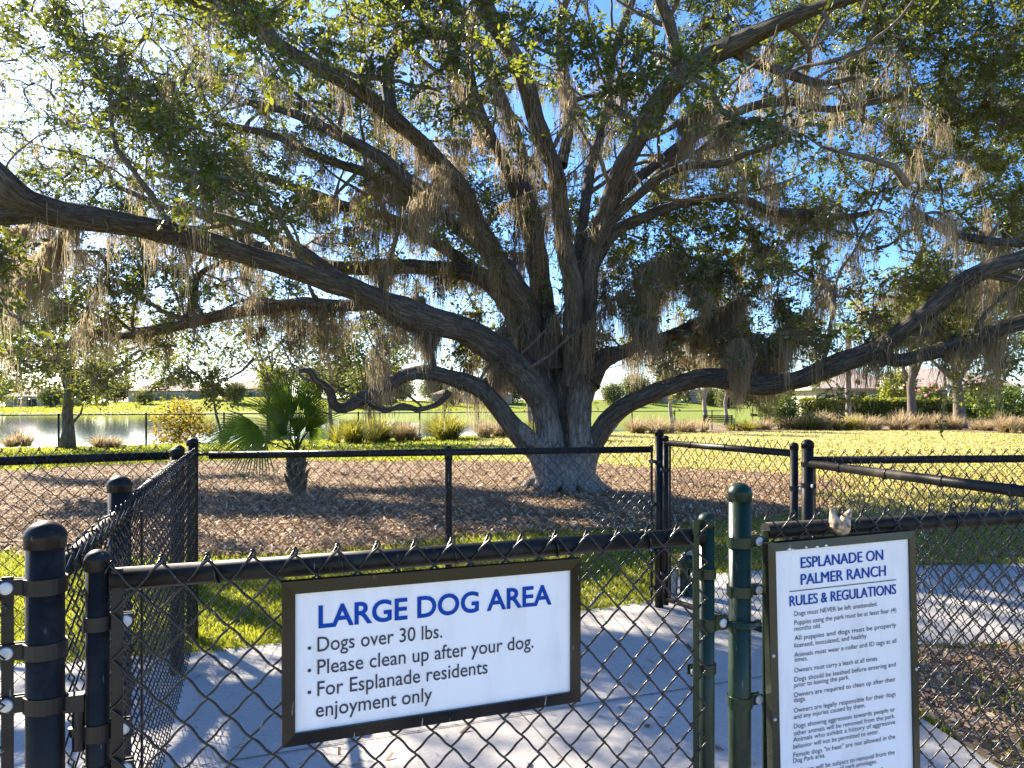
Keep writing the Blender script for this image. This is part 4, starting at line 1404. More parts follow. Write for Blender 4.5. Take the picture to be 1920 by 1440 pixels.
LIMBS = {
    'L': [(1015, 745, 70, 11.4), (985, 700, 62, 11.3), (957, 675, 57, 11.2), (890, 636, 58, 11.0), (807, 597, 56, 10.7), (723, 567, 50, 10.4), (640, 537, 45, 10.0), (560, 510, 45, 9.6), (450, 478, 43, 9.1),
          (345, 447, 43, 8.6), (250, 425, 45, 8.1), (160, 405, 52, 7.6), (75, 388, 56, 7.2), (20, 362, 62, 6.9), (-40, 305, 60, 6.7), (-140, 220, 52, 6.5), (-300, 120, 40, 6.3)],
    'L_fork': [(60, 392, 50, 7.2), (10, 398, 46, 7.0), (-80, 400, 42, 6.7), (-240, 380, 32, 6.4)],
    'B': [(1010, 720, 60, 11.6), (990, 655, 58, 11.8), (972, 600, 50, 12.0), (950, 560, 45, 12.2), (922, 535, 42, 12.3), (885, 515, 36, 12.5), (825, 500, 31, 12.7), (740, 500, 30, 12.9), (670, 503, 29, 13.1), (590, 498, 27, 13.3),
          (500, 470, 24, 13.6), (420, 430, 20, 14.0), (340, 380, 14, 14.4)],
    'C': [(1020, 735, 58, 11.5), (1002, 660, 54, 11.6), (985, 570, 52, 11.5), (960, 540, 48, 11.4), (925, 482, 46, 11.2), (890, 410, 42, 10.9), (868, 355, 40, 10.6), (822, 302, 34, 10.3), (785, 265, 32, 10.0), (740, 227, 31, 9.7),
          (675, 175, 30, 9.3), (610, 135, 28, 8.9), (520, 80, 26, 8.4), (420, 10, 24, 7.9), (330, -60, 20, 7.5)],
    'C_side': [(890, 405, 34, 10.9), (853, 375, 32, 11.2), (773, 343, 29, 11.6), (707, 293, 27, 12.0), (653, 262, 23, 12.3), (560, 215, 18, 12.7), (460, 190, 12, 13.0)],
    'C_up': [(735, 225, 28, 9.7), (727, 160, 28, 9.9), (735, 105, 24, 10.1), (765, 75, 22, 10.3), (800, 62, 20, 10.5), (870, 68, 18, 10.8)],
    'D': [(945, 545, 30, 12.2), (905, 515, 28, 12.6), (853, 478, 26, 13.0), (790, 440, 24, 13.3), (723, 407, 22, 13.6), (640, 382, 20, 13.9), (567, 358, 19, 14.2), (500, 332, 18, 14.5), (433, 325, 17, 14.8), (350, 337, 13, 15.1), (270, 320, 9, 15.5)],
    'V4': [(1040, 700, 56, 11.5), (1030, 640, 52, 11.7), (1018, 560, 45, 12.0), (1008, 480, 40, 12.3), (998, 400, 32, 12.6), (985, 330, 26, 12.9), (972, 265, 24, 13.1), (950, 205, 26, 13.3), (930, 160, 27, 13.5), (912, 110, 24, 13.7), (880, 60, 22, 13.9), (852, 0, 20, 14.1), (830, -80, 16, 14.3)],
    'V5': [(1072, 720, 48, 11.3), (1076, 640, 44, 11.1), (1075, 560, 40, 10.9), (1066, 480, 38, 10.7), (1053, 400, 36, 10.5), (1040, 330, 36, 10.3), (1020, 275, 36, 10.1), (1003, 217, 37, 9.9), (988, 160, 37, 9.7), (960, 98, 36, 9.5), (922, 30, 35, 9.3), (890, -40, 32, 9.1), (860, -140, 26, 8.9)],
    'V6': [(1052, 310, 26, 10.5), (1064, 260, 22, 10.7), (1071, 205, 21, 10.9), (1060, 150, 22, 11.1), (1050, 105, 22, 11.3), (1052, 40, 18, 11.5), (1075, -40, 14, 11.7)],
    'R7': [(1094, 700, 44, 11.2), (1100, 620, 38, 11.1), (1105, 520, 36, 11.0), (1120, 440, 36, 10.9), (1140, 380, 37, 10.8), (1165, 322, 38, 10.6), (1198, 258, 39, 10.4), (1225, 208, 42, 10.2), (1260, 162, 43, 10.0), (1300, 128, 43, 9.8), (1350, 95, 40, 9.5),
           (1413, 66, 36, 9.2), (1470, 38, 32, 8.9), (1540, 12, 28, 8.6), (1640, -20, 22, 8.2)],
    'R7_up': [(1262, 160, 28, 10.0), (1266, 110, 25, 9.9), (1256, 50, 22, 9.8), (1238, -5, 22, 9.7), (1215, -80, 18, 9.6)],
    'R7_side': [(1370, 92, 22, 9.5), (1412, 115, 20, 9.4), (1465, 132, 18, 9.3), (1520, 152, 15, 9.2), (1570, 154, 11, 9.1), (1612, 142, 8, 9.0)],
    'R7_back': [(1205, 245, 22, 10.4), (1175, 222, 18, 10.8), (1148, 195, 14, 11.1), (1120, 178, 12, 11.4), (1075, 190, 9, 11.7)],
    'H1': [(1110, 500, 30, 11.1), (1150, 440, 26, 11.3), (1215, 405, 22, 11.5), (1280, 382, 19, 11.7), (1335, 370, 18, 11.9), (1397, 377, 19, 12.1), (1447, 396, 20, 12.2), (1513, 402, 17, 12.4), (1580, 407, 13, 12.6), (1650, 395, 9, 12.9)],
    'H2': [(1120, 440, 26, 10.9), (1180, 380, 20, 10.7), (1240, 330, 18, 10.5), (1290, 312, 16, 10.3), (1347, 306, 15, 10.1), (1413, 283, 12, 9.9), (1480, 263, 8, 9.7)],
    'H3': [(1185, 375, 18, 10.7), (1225, 340, 16, 10.9), (1262, 305, 14, 11.1), (1276, 285, 9, 11.2)],
    'R': [(1112, 836, 40, 11.34), (1130, 804, 40, 11.3), (1160, 775, 38, 11.2), (1205, 748, 36, 11.0), (1255, 723, 36, 10.8), (1305, 712, 38, 10.6), (1350, 711, 40, 10.4), (1420, 721, 40, 10.2), (1490, 715, 38, 10.0), (1550, 695, 37, 9.8), (1600, 674, 38, 9.6),
          (1645, 650, 38, 9.4), (1685, 618, 36, 9.2), (1747, 577, 37, 9.0), (1797, 538, 38, 8.8), (1845, 510, 35, 8.6), (1920, 485, 34, 8.4), (2010, 450, 30, 8.2), (2150, 380, 24, 7.9)],
    'R_b': [(1640, 662, 30, 9.4), (1680, 677, 25, 9.3), (1720, 668, 24, 9.2), (1765, 656, 26, 9.1), (1840, 627, 30, 8.8), (1920, 603, 31, 8.5), (2030, 570, 28, 8.2), (2200, 520, 20, 7.8)],
    'R_c': [(1840, 512, 24, 8.6), (1880, 518, 20, 8.6), (1925, 530, 18, 8.5), (2000, 545, 14, 8.4)],
    'R2': [(1100, 715, 62, 11.35), (1122, 682, 46, 11.4), (1145, 668, 38, 11.5), (1175, 660, 28, 11.6), (1223, 640, 25, 11.8), (1280, 618, 22, 12.0), (1320, 597, 17, 12.2), (1350, 583, 14, 12.4), (1400, 560, 9, 12.7)],
    'R3': [(1250, 628, 18, 11.9), (1290, 627, 16, 11.7), (1330, 640, 15, 11.5), (1378, 663, 13, 11.3), (1430, 690, 9, 11.1)],
    'LL': [(996, 840, 46, 11.25), (968, 805, 42, 11.2), (940, 775, 39, 11.1), (903, 735, 37, 11.0), (855, 712, 34, 10.9), (807, 699, 30, 10.8), (763, 702, 28, 10.7), (720, 727, 27, 10.6), (675, 752, 25, 10.5), (645, 765, 21, 10.4), (626, 759, 20, 10.35),
           (620, 735, 18, 10.3), (605, 720, 16, 10.25), (592, 712, 14, 10.2), (580, 695, 12, 10.15), (560, 696, 9, 10.1)],
    'LL_sub': [(842, 735, 13, 10.9), (824, 755, 12, 10.8), (807, 763, 11, 10.7), (780, 768, 11, 10.6), (755, 760, 11, 10.5), (720, 770, 9, 10.4), (690, 757, 7, 10.3)],
    'LL_stub': [(880, 726, 18, 11.0), (905, 718, 17, 11.2), (930, 705, 16, 11.4), (945, 695, 9, 11.5)],
    'M': [(870, 625, 30, 11.0), (800, 592, 27, 11.4), (730, 575, 24, 11.8), (640, 573, 23, 12.2), (567, 570, 24, 12.5), (467, 583, 24, 12.8), (383, 597, 23, 13.1), (317, 613, 21, 13.4), (233, 630, 16, 13.7), (167, 624, 13, 14.0), (117, 650, 11, 14.3), (50, 645, 8, 14.6), (0, 653, 6, 14.8)],
    'M_up': [(343, 603, 14, 13.2), (363, 563, 13, 13.3), (367, 523, 12, 13.4), (385, 505, 10, 13.4), (407, 495, 8, 13.5), (440, 470, 6, 13.6)],
    'N': [(640, 520, 22, 10.2), (520, 445, 20, 10.6), (420, 410, 18, 11.0), (330, 395, 14, 11.5), (220, 350, 10, 12)],
    'O': [(160, 405, 24, 7.6), (100, 460, 20, 8.2), (30, 520, 16, 9.0), (-60, 560, 12, 9.8)],
    'Q': [(1720, 400, 18, 9.6), (1780, 435, 16, 9.3), (1850, 450, 15, 9.0), (1960, 460, 12, 8.7)],
}
skel_p, skel_own = [], []        # skeleton points and the node each belongs to (-1: a main limb)


def bark_tube(name, dense, n, parent, lump=0.11, seed=0.0, flare=None, mat=None):
    pts = [c for c, r in dense]
    m = len(pts)
    vs, fs, uv = [], [], []
    t0 = (pts[1] - pts[0]).normalized()
    u = t0.orthogonal().normalized()
    s = 0.0
    for i in range(m):
        if i == 0:
            t = (pts[1] - pts[0]).normalized()
        elif i == m - 1:
            t = (pts[-1] - pts[-2]).normalized()
        else:
            t = ((pts[i + 1] - pts[i]).normalized() + (pts[i] - pts[i - 1]).normalized()).normalized()
        if i:
            s += (pts[i] - pts[i - 1]).length
        u = (u - t * u.dot(t)).normalized()
        w = t.cross(u)
        r = dense[i][1]
        for k in range(n):
            a = 2 * math.pi * k / n
            d = u * math.cos(a) + w * math.sin(a)
            q = pts[i] + d * r
            nz = mnoise.noise(q * 3.1 + Vector((seed, 0, 0))) + 0.5 * mnoise.noise(q * 7.7 + Vector((0, seed, 0)))
            nz2 = mnoise.noise(q * 19.0) if r > 0.06 else 0.0
            vs.append(pts[i] + d * r * (1 + lump * nz + 0.045 * nz2))
            uv.append((r * math.cos(a) * 26, r * math.sin(a) * 26, s * 3.4 + seed))
    for i in range(m - 1):
        for k in range(n):
            k2 = (k + 1) % n
            fs.append((i * n + k, i * n + k2, (i + 1) * n + k2, (i + 1) * n + k))
    fs = np.array(fs)
    o = np_obj(name, np.array([tuple(v) for v in vs]), fs, mat or M['bark'], parent, smooth=True)
    at = o.data.attributes.new('barkuv', 'FLOAT_VECTOR', 'POINT')
    at.data.foreach_set('vector', np.array(uv, dtype=np.float32).ravel())
    return o


# trunk: two fused stems with root flare, grown together by a voxel remesh
tmb = MB()
for tr in ([(1036, 950, 100, 11.42), (1041, 915, 72, 11.42), (1040, 880, 60, 11.42), (1034, 830, 56, 11.42), (1027, 790, 54, 11.42), (1017, 750, 57, 11.4), (1001, 712, 60, 11.35), (972, 686, 40, 11.25)],
           [(1080, 950, 90, 11.32), (1083, 915, 62, 11.32), (1085, 880, 52, 11.32), (1087, 830, 46, 11.32), (1087, 790, 48, 11.32), (1086, 750, 54, 11.32), (1093, 705, 52, 11.3), (1096, 650, 28, 11.2)],
           [(1062, 930, 80, 11.75), (1062, 880, 52, 11.78), (1058, 800, 44, 11.75), (1048, 730, 46, 11.65), (1036, 660, 34, 11.68)],
           [(1024, 760, 46, 11.55), (1006, 690, 48, 11.62), (988, 610, 34, 11.66)],
           [(1076, 770, 40, 11.5), (1074, 700, 44, 11.4), (1076, 640, 30, 11.2)],
           [(1094, 915, 40, 11.4), (1100, 870, 42, 11.36), (1116, 828, 42, 11.34), (1160, 777, 22, 11.2)],
           [(1036, 925, 46, 11.3), (1019, 872, 48, 11.3), (988, 822, 44, 11.22), (945, 781, 24, 11.12)],
           [(1092, 745, 50, 11.35), (1112, 695, 46, 11.4), (1145, 670, 22, 11.5)]):
    dn = catmull(limb_ctrl(tr), 0.08)
    tmb.tube([c for c, r in dn], [r for c, r in dn], 14)
for k in range(11):
    a = k / 11 * 2 * math.pi + 0.2
    rl = random.uniform(0.7, 1.25)
    c = Vector((base.x, TD + 0.02, 0))
    d = Vector((math.cos(a), math.sin(a), 0))
    tmb.tube([c + d * 0.22 + Vector((0, 0, 0.55)), c + d * 0.34 + Vector((0, 0, 0.26)), c + d * 0.62 * rl + Vector((0, 0, 0.10)), c + d * 0.95 * rl + Vector((0, 0, -0.03))], [0.13, 0.14, 0.10, 0.04], 9)
tmp = obj('trunk_build', tmb, None, None)
rm = tmp.modifiers.new('remesh', 'REMESH'); rm.mode = 'VOXEL'; rm.voxel_size = 0.024
sm = tmp.modifiers.new('smooth', 'SMOOTH'); sm.factor = 0.5; sm.iterations = 4
me = bpy.data.meshes.new_from_object(tmp.evaluated_get(bpy.context.evaluated_depsgraph_get()))
bpy.data.objects.remove(tmp)
co = np.empty(len(me.vertices) * 3, dtype=np.float32); me.vertices.foreach_get('co', co); co = co.reshape(-1, 3)
no_ = np.empty(len(me.vertices) * 3, dtype=np.float32); me.vertices.foreach_get('normal', no_); no_ = no_.reshape(-1, 3)
dis = np.array([0.02 * mnoise.noise(Vector((c[0] * 6, c[1] * 6, c[2] * 1.6))) + 0.012 * mnoise.noise(Vector((c[0] * 17, c[1] * 17, c[2] * 5))) for c in co])
co2 = co + no_ * dis[:, None] - np.array(base)
me.vertices.foreach_set('co', co2.ravel())
me.polygons.foreach_set('use_smooth', [True] * len(me.polygons))
at = me.attributes.new('barkuv', 'FLOAT_VECTOR', 'POINT')
at.data.foreach_set('vector', (co * np.array([24, 24, 3.4])).astype(np.float32).ravel())
me.name = 'trunk'
# trunk bark is paler and greyer towards the root, with lichen
tm = M['bark'].copy(); tm.name = 'oak_trunk_bark'
nt_ = tm.node_tree
for n_ in list(nt_.nodes):
    if n_.type == 'VALTORGB' and abs(n_.color_ramp.elements[0].position - 0.30) < 1e-4:
        src_ = n_.inputs[0].links[0].from_socket
        pale = ramp(nt_, [(0.30, (0.14, 0.12, 0.105)), (0.5, (0.26, 0.235, 0.21)), (0.68, (0.42, 0.40, 0.37))], src_)
        tc_ = N(nt_, 'ShaderNodeTexCoord'); sx_ = N(nt_, 'ShaderNodeSeparateXYZ')
        nt_.links.new(tc_.outputs['Object'], sx_.inputs[0])
        ns_n = N(nt_, 'ShaderNodeTexNoise'); ns_n.inputs['Scale'].default_value = 3.0; ns_n.inputs['Detail'].default_value = 6
        nt_.links.new(tc_.outputs['Object'], ns_n.inputs[0])
        ad_ = N(nt_, 'ShaderNodeMath', operation='MULTIPLY_ADD'); ad_.inputs[1].default_value = 1.6
        nt_.links.new(ns_n.outputs[0], ad_.inputs[0]); nt_.links.new(sx_.outputs['Z'], ad_.inputs[2])
        mr_ = N(nt_, 'ShaderNodeMapRange'); mr_.inputs['From Min'].default_value = 1.5; mr_.inputs['From Max'].default_value = 2.5
        nt_.links.new(ad_.outputs[0], mr_.inputs['Value'])
        mm_ = N(nt_, 'ShaderNodeMix', data_type='RGBA')
        nt_.links.new(mr_.outputs[0], mm_.inputs['Factor']); nt_.links.new(pale.outputs[0], mm_.inputs['A'])
        dst = [l.to_socket for l in n_.outputs[0].links]
        nt_.links.new(n_.outputs[0], mm_.inputs['B'])
        for d_ in dst:
            nt_.links.new(mm_.outputs['Result'], d_)
        break
link_mesh('trunk', me, tm, oak)

LIMBS.update({
    'U1': [(1012, 540, 28, 12.2), (985, 430, 25, 12.6), (958, 330, 23, 13.0), (905, 240, 21, 13.3), (852, 150, 19, 13.5), (805, 60, 17, 13.7), (770, -30, 14, 13.9)],
    'U2': [(1076, 520, 26, 11.4), (1098, 400, 23, 12.0), (1110, 300, 21, 12.4), (1138, 200, 19, 12.7), (1150, 100, 17, 12.9), (1185, 0, 14, 13.1)],
    'U3': [(935, 490, 28, 11.4), (868, 432, 24, 11.9), (790, 372, 22, 12.3), (700, 330, 19, 12.6), (600, 296, 17, 12.8), (500, 250, 14, 13.0), (400, 232, 11, 13.2)],
    'U4': [(1135, 400, 25, 10.9), (1200, 330, 21, 11.3), (1330, 236, 19, 11.6), (1450, 190, 17, 11.8), (1560, 205, 14, 12.0), (1690, 180, 10, 12.2)],
    'U5': [(1000, 410, 24, 12.6), (942, 300, 21, 12.0), (892, 190, 19, 11.7), (880, 80, 17, 11.5), (912, -20, 14, 11.3)],
})
LIMB_PTS = []
for li, (key, tr) in enumerate(LIMBS.items()):
    dn = catmull(limb_ctrl(tr), 0.09)
    kr = random.Random(li)
    knots = [(kr.uniform(0, len(dn)), kr.uniform(1.0, 2.2), kr.uniform(0.04, 0.15)) for _ in range(max(2, len(dn) // 14))]
    # gnarl: slow sideways wander
    w_ = []
    for i, (c, r) in enumerate(dn):
        k = min(1.0, i / 8.0)
        off = Vector((mnoise.noise(c * 1.1 + Vector((li * 9.1, 0, 0))), mnoise.noise(c * 1.1 + Vector((0, li * 7.3, 5))), mnoise.noise(c * 1.1 + Vector((3, 0, li * 5.7))))) * (r * 0.45) * k
        kb = sum(a_ * math.exp(-((i - k_) / s_) ** 2) for k_, s_, a_ in knots)
        w_.append((c + off, r * (1 + kb + 0.10 * mnoise.noise(c * 2.3 + Vector((li, li, 0))))))
    bark_tube('limb', w_, 20 if w_[0][1] > 0.1 else 12, oak, seed=li * 3.7)
    st = 6 if key[0] in 'LBCVRM' and len(tr) > 7 else 2
    LIMB_PTS.append(w_)
    for i, (c, r) in enumerate(w_):
        if i >= len(w_) * 0.22:
            skel_p.append(tuple(c)); skel_own.append(-1)

# secondary limbs and broken stubs that branch off the main ones
sec = MB()
rs_ = random.Random(21)
ns_ = 0
while ns_ < 210:
    w_ = rs_.choice(LIMB_PTS)
    i = rs_.randint(int(len(w_) * 0.25), len(w_) - 2)
    c, r = w_[i]
    if r < 0.03:
        continue
    t = (w_[i + 1][0] - w_[i - 1][0]).normalized()
    pr = Vector((rs_.gauss(0, 1), rs_.gauss(0, 1), rs_.gauss(0.25, 1)))
    pr = (pr - t * pr.dot(t)).normalized()
    d = (pr * 0.9 + t * 0.6).normalized()
    stub = ns_ % 7 == 0
    L = rs_.uniform(0.2, 0.45) if stub else rs_.uniform(1.1, 3.6)
    r0s = min(0.45 * r, rs_.uniform(0.022, 0.05))
    n_ = max(4, int(L / 0.14))
    p = c.copy(); path = [p.copy()]
    for k in range(n_):
        d = (d + Vector((rs_.gauss(0, 0.15), rs_.gauss(0, 0.15), rs_.gauss(0.02, 0.15)))).normalized()
        p = p + d * (L / n_)
        path.append(p.copy())
    if p.z < 1.9 or p.y < 5.5 or (p.y < 9 and p.z < 3):
        continue
    sec.tube(path, [lerp(r0s, r0s * (0.7 if stub else 0.22), k / n_) * (1 + 0.12 * math.sin(k * 1.9 + ns_)) for k in range(n_ + 1)], 7)
    if not stub:
        for q in path[3:]:
            skel_p.append(tuple(q)); skel_own.append(-1)
    ns_ += 1

# crown: clusters of leafy twigs, more where the photograph shows thick foliage
DENS = ["8889999767699999",
        "8889998754567999",
        "8877887524466689",
        "7776657536776578",
        "5687434556775357",
        "6776433536785366",
        "6765433324565545",
        "4442222112332123"]
nodes, toned = [], []


def cell(px, py):
    c = min(15, max(0, int(px / 120))); r_ = min(7, max(0, int(py / 95)))
    return int(DENS[r_][c])


SHX, SHY = math.sin(R(SUN_AZ)), math.cos(R(SUN_AZ))


def sun_patch(p):
    """nonzero where leaves at p would shade ground picked by noise to stay sunlit"""
    g = p - sdir * (p.z / sdir.z)
    if not (-9 < g.x < 14 and 0.5 < g.y < 22):
        return False
    al = g.x * SHX + g.y * SHY
    ac = g.x * SHY - g.y * SHX
    n_ = mnoise.noise(Vector((ac * 1.0, al * 0.5, 3.3))) + 0.45 * mnoise.noise(Vector((ac * 2.4, al * 1.2, 9.1)))
    if -6.5 < g.x < 1.6 and 3.9 < g.y < 8.6:
        thr = -0.75                      # the open lawn in front of the mulch lies in full sun
    elif g.x > 1.3 and 4.2 < g.y < 6.6:
        thr = -0.35
    elif g.x > 1.5 and g.y < 4.2:
        thr = -0.7
    elif g.y <= 3.9:
        thr = -0.55
        if n_ > thr and -2.2 < g.x < 1.6 and g.y > 1.2:
            return 2
    elif mulch_r(g.x, g.y) < 1:
        thr = -0.12
    elif g.x < -3:
        thr = -0.5
    else:
        thr = 0.1
    return (2 if thr <= -0.7 else 1) if n_ > thr else 0


want = []
MAINPX = []
for key in ('L', 'B', 'C', 'C_side', 'V4', 'V5', 'V6', 'R7', 'R7_up', 'R', 'R_b', 'R2', 'LL', 'LL_sub', 'M', 'D', 'H1', 'R7_side'):
    tr = LIMBS[key]
    for (x0, y0, w0, d0), (x1, y1, w1, d1) in zip(tr[:-1], tr[1:]):
        for t in (0.0, 0.33, 0.66):
            MAINPX.append((lerp(x0, x1, t), lerp(y0, y1, t), lerp(w0, w1, t), lerp(d0, d1, t)))
MAINPX = np.array(MAINPX)


def hides_limb(px, py, d):
    dd = np.hypot(MAINPX[:, 0] - px, MAINPX[:, 1] - py)
    return bool(((dd < MAINPX[:, 2] * 0.5 + 240 / d) & (d < MAINPX[:, 3] + 0.2)).any())


while len(want) < 2450:
    px, py = random.uniform(-60, 1980), random.uniform(-60, 745)
    if random.random() > (cell(px, py) / 9.0) ** 1.3:
        continue
    q = random.random()
    if px < 520:
        d = random.uniform(7.0, 15.5)
    elif px > 1450:
        d = random.uniform(7.0, 13.0)
    else:
        d = random.uniform(7.8, 14.0) if py > 330 else random.uniform(6.8, 14.0)
    p = P(px, py, d)
    for tries in range(24):  # depth redrawn: crown gaps are shaped to leave the chosen ground lit
        bad = sun_patch(p) or (hides_limb(px, py, p.y) and (py > 540 or random.random() < 0.75))
        if not bad:
            break
        lo_, hi_ = (6.2, 17.0) if px < 520 or py < 330 else (7.2, 14.5)
        p = P(px, py, random.uniform(lo_, hi_))
    if p.z < 1.3 or (bad and random.random() < (0.88 if sun_patch(p) == 2 or (py > 540 and hides_limb(px, py, p.y)) else 0.3 if py < 300 else 0.6 if px < 900 else 0.45)):
        continue
    want.append(p)
k = 0
while k < 300:
    px = random.choice((random.uniform(-850, -60), random.uniform(1980, 2800)))
    p = P(px, random.uniform(-120, 560), random.uniform(6.5, 13.5))
    if p.z < 2.2 or math.hypot(p.x - base.x, p.y - TD) > 11.5:
        continue
    if sun_patch(p) and random.random() < 0.9:
        continue
    want.append(p); k += 1
# crown parts beyond the picture: they shade the ground as the real crown does
k = 0
while k < 330:
    a = random.uniform(0, 6.283); rr = 10.5 * math.sqrt(random.random())
    z = random.uniform(3.5, 11.5)
    x_, y_ = base.x + rr * math.cos(a), TD + rr * 0.85 * math.sin(a)
    if (rr / 11) ** 2 + (z / 12) ** 2 > 1 or y_ < 4.5:
        continue
    px = 960 + x_ / y_ * F; py = YH - (z - H) / y_ * F
    if -60 < px < 1980 and py > -60:
        continue
    if sun_patch(Vector((x_, y_, z))) and random.random() < 0.95:
        continue
    want.append(Vector((x_, y_, z))); k += 1

# thin, nearly bare outer twigs towards the light
n_full = len(want)
for _ in range(210):
    want.append(P(random.uniform(-60, 520), random.uniform(-50, 340), random.uniform(8.5, 16.5)))
SP = np.array(skel_p); SO = list(skel_own)
wp_ = np.array([tuple(p) for p in want])
dist = np.array([np.sqrt(((SP - p) ** 2).sum(1)).min() for p in wp_])
order = np.argsort(dist)
tw_paths, parents, sparse = [], [], []
SPl = [SP]
for oi in order:
    p = wp_[oi]
    allp = np.concatenate(SPl) if len(SPl) > 1 else SPl[0]
    if len(SPl) > 60:
        SPl = [allp]
    d2 = ((allp - p) ** 2).sum(1)
    # prefer to attach from nearer the trunk and from below
    j = int(np.argmin(d2 * (1 + 0.15 * (allp[:, 2] > p[2] + 0.3))))
    a = Vector(allp[j]); b = Vector(p)
    L = (b - a).length
    mid = a.lerp(b, 0.5) + Vector((random.gauss(0, 0.13), random.gauss(0, 0.13), random.gauss(0.05, 0.13))) * L
    n_ = max(3, int(L / 0.22) + 2)
    path = []
    for i in range(n_):
        t = i / (n_ - 1)
        q = a * (1 - t) ** 2 + mid * 2 * t * (1 - t) + b * t * t
        if 0 < i:
            q = q + Vector((random.gauss(0, 1), random.gauss(0, 1), random.gauss(0, 1))) * min(0.035, 0.05 * L)
        path.append(q)
    idx = len(tw_paths)
    tw_paths.append(path); parents.append(SO[j]); sparse.append(oi >= n_full)
    SPl.append(np.array([tuple(q) for q in path[1:]]))
    SO.extend([idx] * (len(path) - 1))
desc = [1] * len(tw_paths)
for i in range(len(tw_paths) - 1, -1, -1):
    if parents[i] >= 0:
        desc[parents[i]] += desc[i]
bmb = sec
for path, nd in zip(tw_paths, desc):
    r0_ = min(0.06, 0.0075 * nd ** 0.5 + 0.004)
    m = len(path)
    bmb.tube(path, [lerp(r0_, 0.004, (i / (m - 1)) ** 0.8) for i in range(m)], 5 if r0_ < 0.02 else 7, caps=False)
# twigs and leaves
lc, lt_, ld = [], [], []
tv, tf = MB(), None
for path, nd, thin in zip(tw_paths, desc, sparse):
    end = path[-1]
    inc = (path[-1] - path[-2]).normalized()
    tone0 = random.random()
    ntw = random.randint(8, 12)
    for k in range(ntw):
        s = path[-1 - min(len(path) - 1, int(abs(random.gauss(0, 1.6))))]
        dv = (inc * 0.4 + Vector((random.gauss(0, 1), random.gauss(0, 1), random.gauss(-0.05, 0.75)))).normalized()
        L = random.uniform(0.15, 0.44)
        e = s + dv * L + Vector((0, 0, -0.10 * L))
        bmb.tube([s, s.lerp(e, 0.5) + Vector((0, 0, 0.04 * L)), e], [0.0045, 0.003, 0.0018], 3, caps=False)
        for q in range(random.randint(2, 8) if thin else random.randint(13, 21)):
            t = random.uniform(0.25, 1.05)
            c = s.lerp(e, t)
            lc.append((c.x + random.gauss(0, 0.02), c.y + random.gauss(0, 0.02), c.z + random.gauss(0, 0.02)))
            lt_.append(min(1, max(0, 0.45 * tone0 + random.random() * 0.55)))
            ld.append(tuple(dv * 0.7))
obj('branches', bmb, M['bark_far'], oak)
lc = np.array(lc)
v, f = leaves_np(lc, 0.050, 0.48, 0.15, n_dir=np.array(ld))
np_obj('crown', v, f, M['oak_leaf'], oak, rnd=np.repeat(np.array(lt_), 6))

# Spanish moss
MOSS = [(1100, 1400, 470, 640, 210, 10.2, 12.4), (1120, 1380, 590, 690, 50, 11, 13), (480, 720, 565, 660, 62, 11.6, 13), (730, 860, 555, 640, 46, 10.3, 11.2), (860, 960, 600, 730, 26, 11, 12.2), (690, 900, 230, 400, 80, 9.5, 12.5),
        (640, 900, 330, 520, 50, 11, 13.5), (1375, 1480, 560, 700, 130, 9.9, 10.6), (0, 160, 400, 560, 48, 7.4, 9.5), (1270, 1430, 190, 240, 28, 9.6, 10.6), (930, 1080, 60, 260, 30, 10, 12.5),
        (560, 760, 360, 460, 50, 12.5, 14), (1480, 1900, 380, 640, 70, 8.4, 11.5), (1580, 1900, 620, 690, 26, 8.6, 9.4), (1400, 1600, 340, 480, 30, 10, 12), (0, 330, 560, 700, 30, 11, 14.5), (250, 640, 230, 400, 46, 9, 13),
        (940, 1060, 300, 520, 24, 10.4, 12), (700, 1000, 480, 560, 36, 10.5, 12.5), (560, 960, 640, 740, 34, 10.2, 11.6), (1000, 1900, 60, 330, 46, 9, 12), (200, 900, 20, 200, 36, 8, 11.5), (0, 1900, 120, 660, 150, 7, 14), (40, 520, 420, 690, 60, 9, 14), (880, 1110, 420, 640, 40, 10.5, 12.5)]
allp = np.concatenate(SPl + [np.array(skel_p)])
ad = allp[:, 1]
apx = 960 + allp[:, 0] / ad * F; apy = YH - (allp[:, 2] - H) / ad * F
mvv, mrr = [], []
nstr = 0
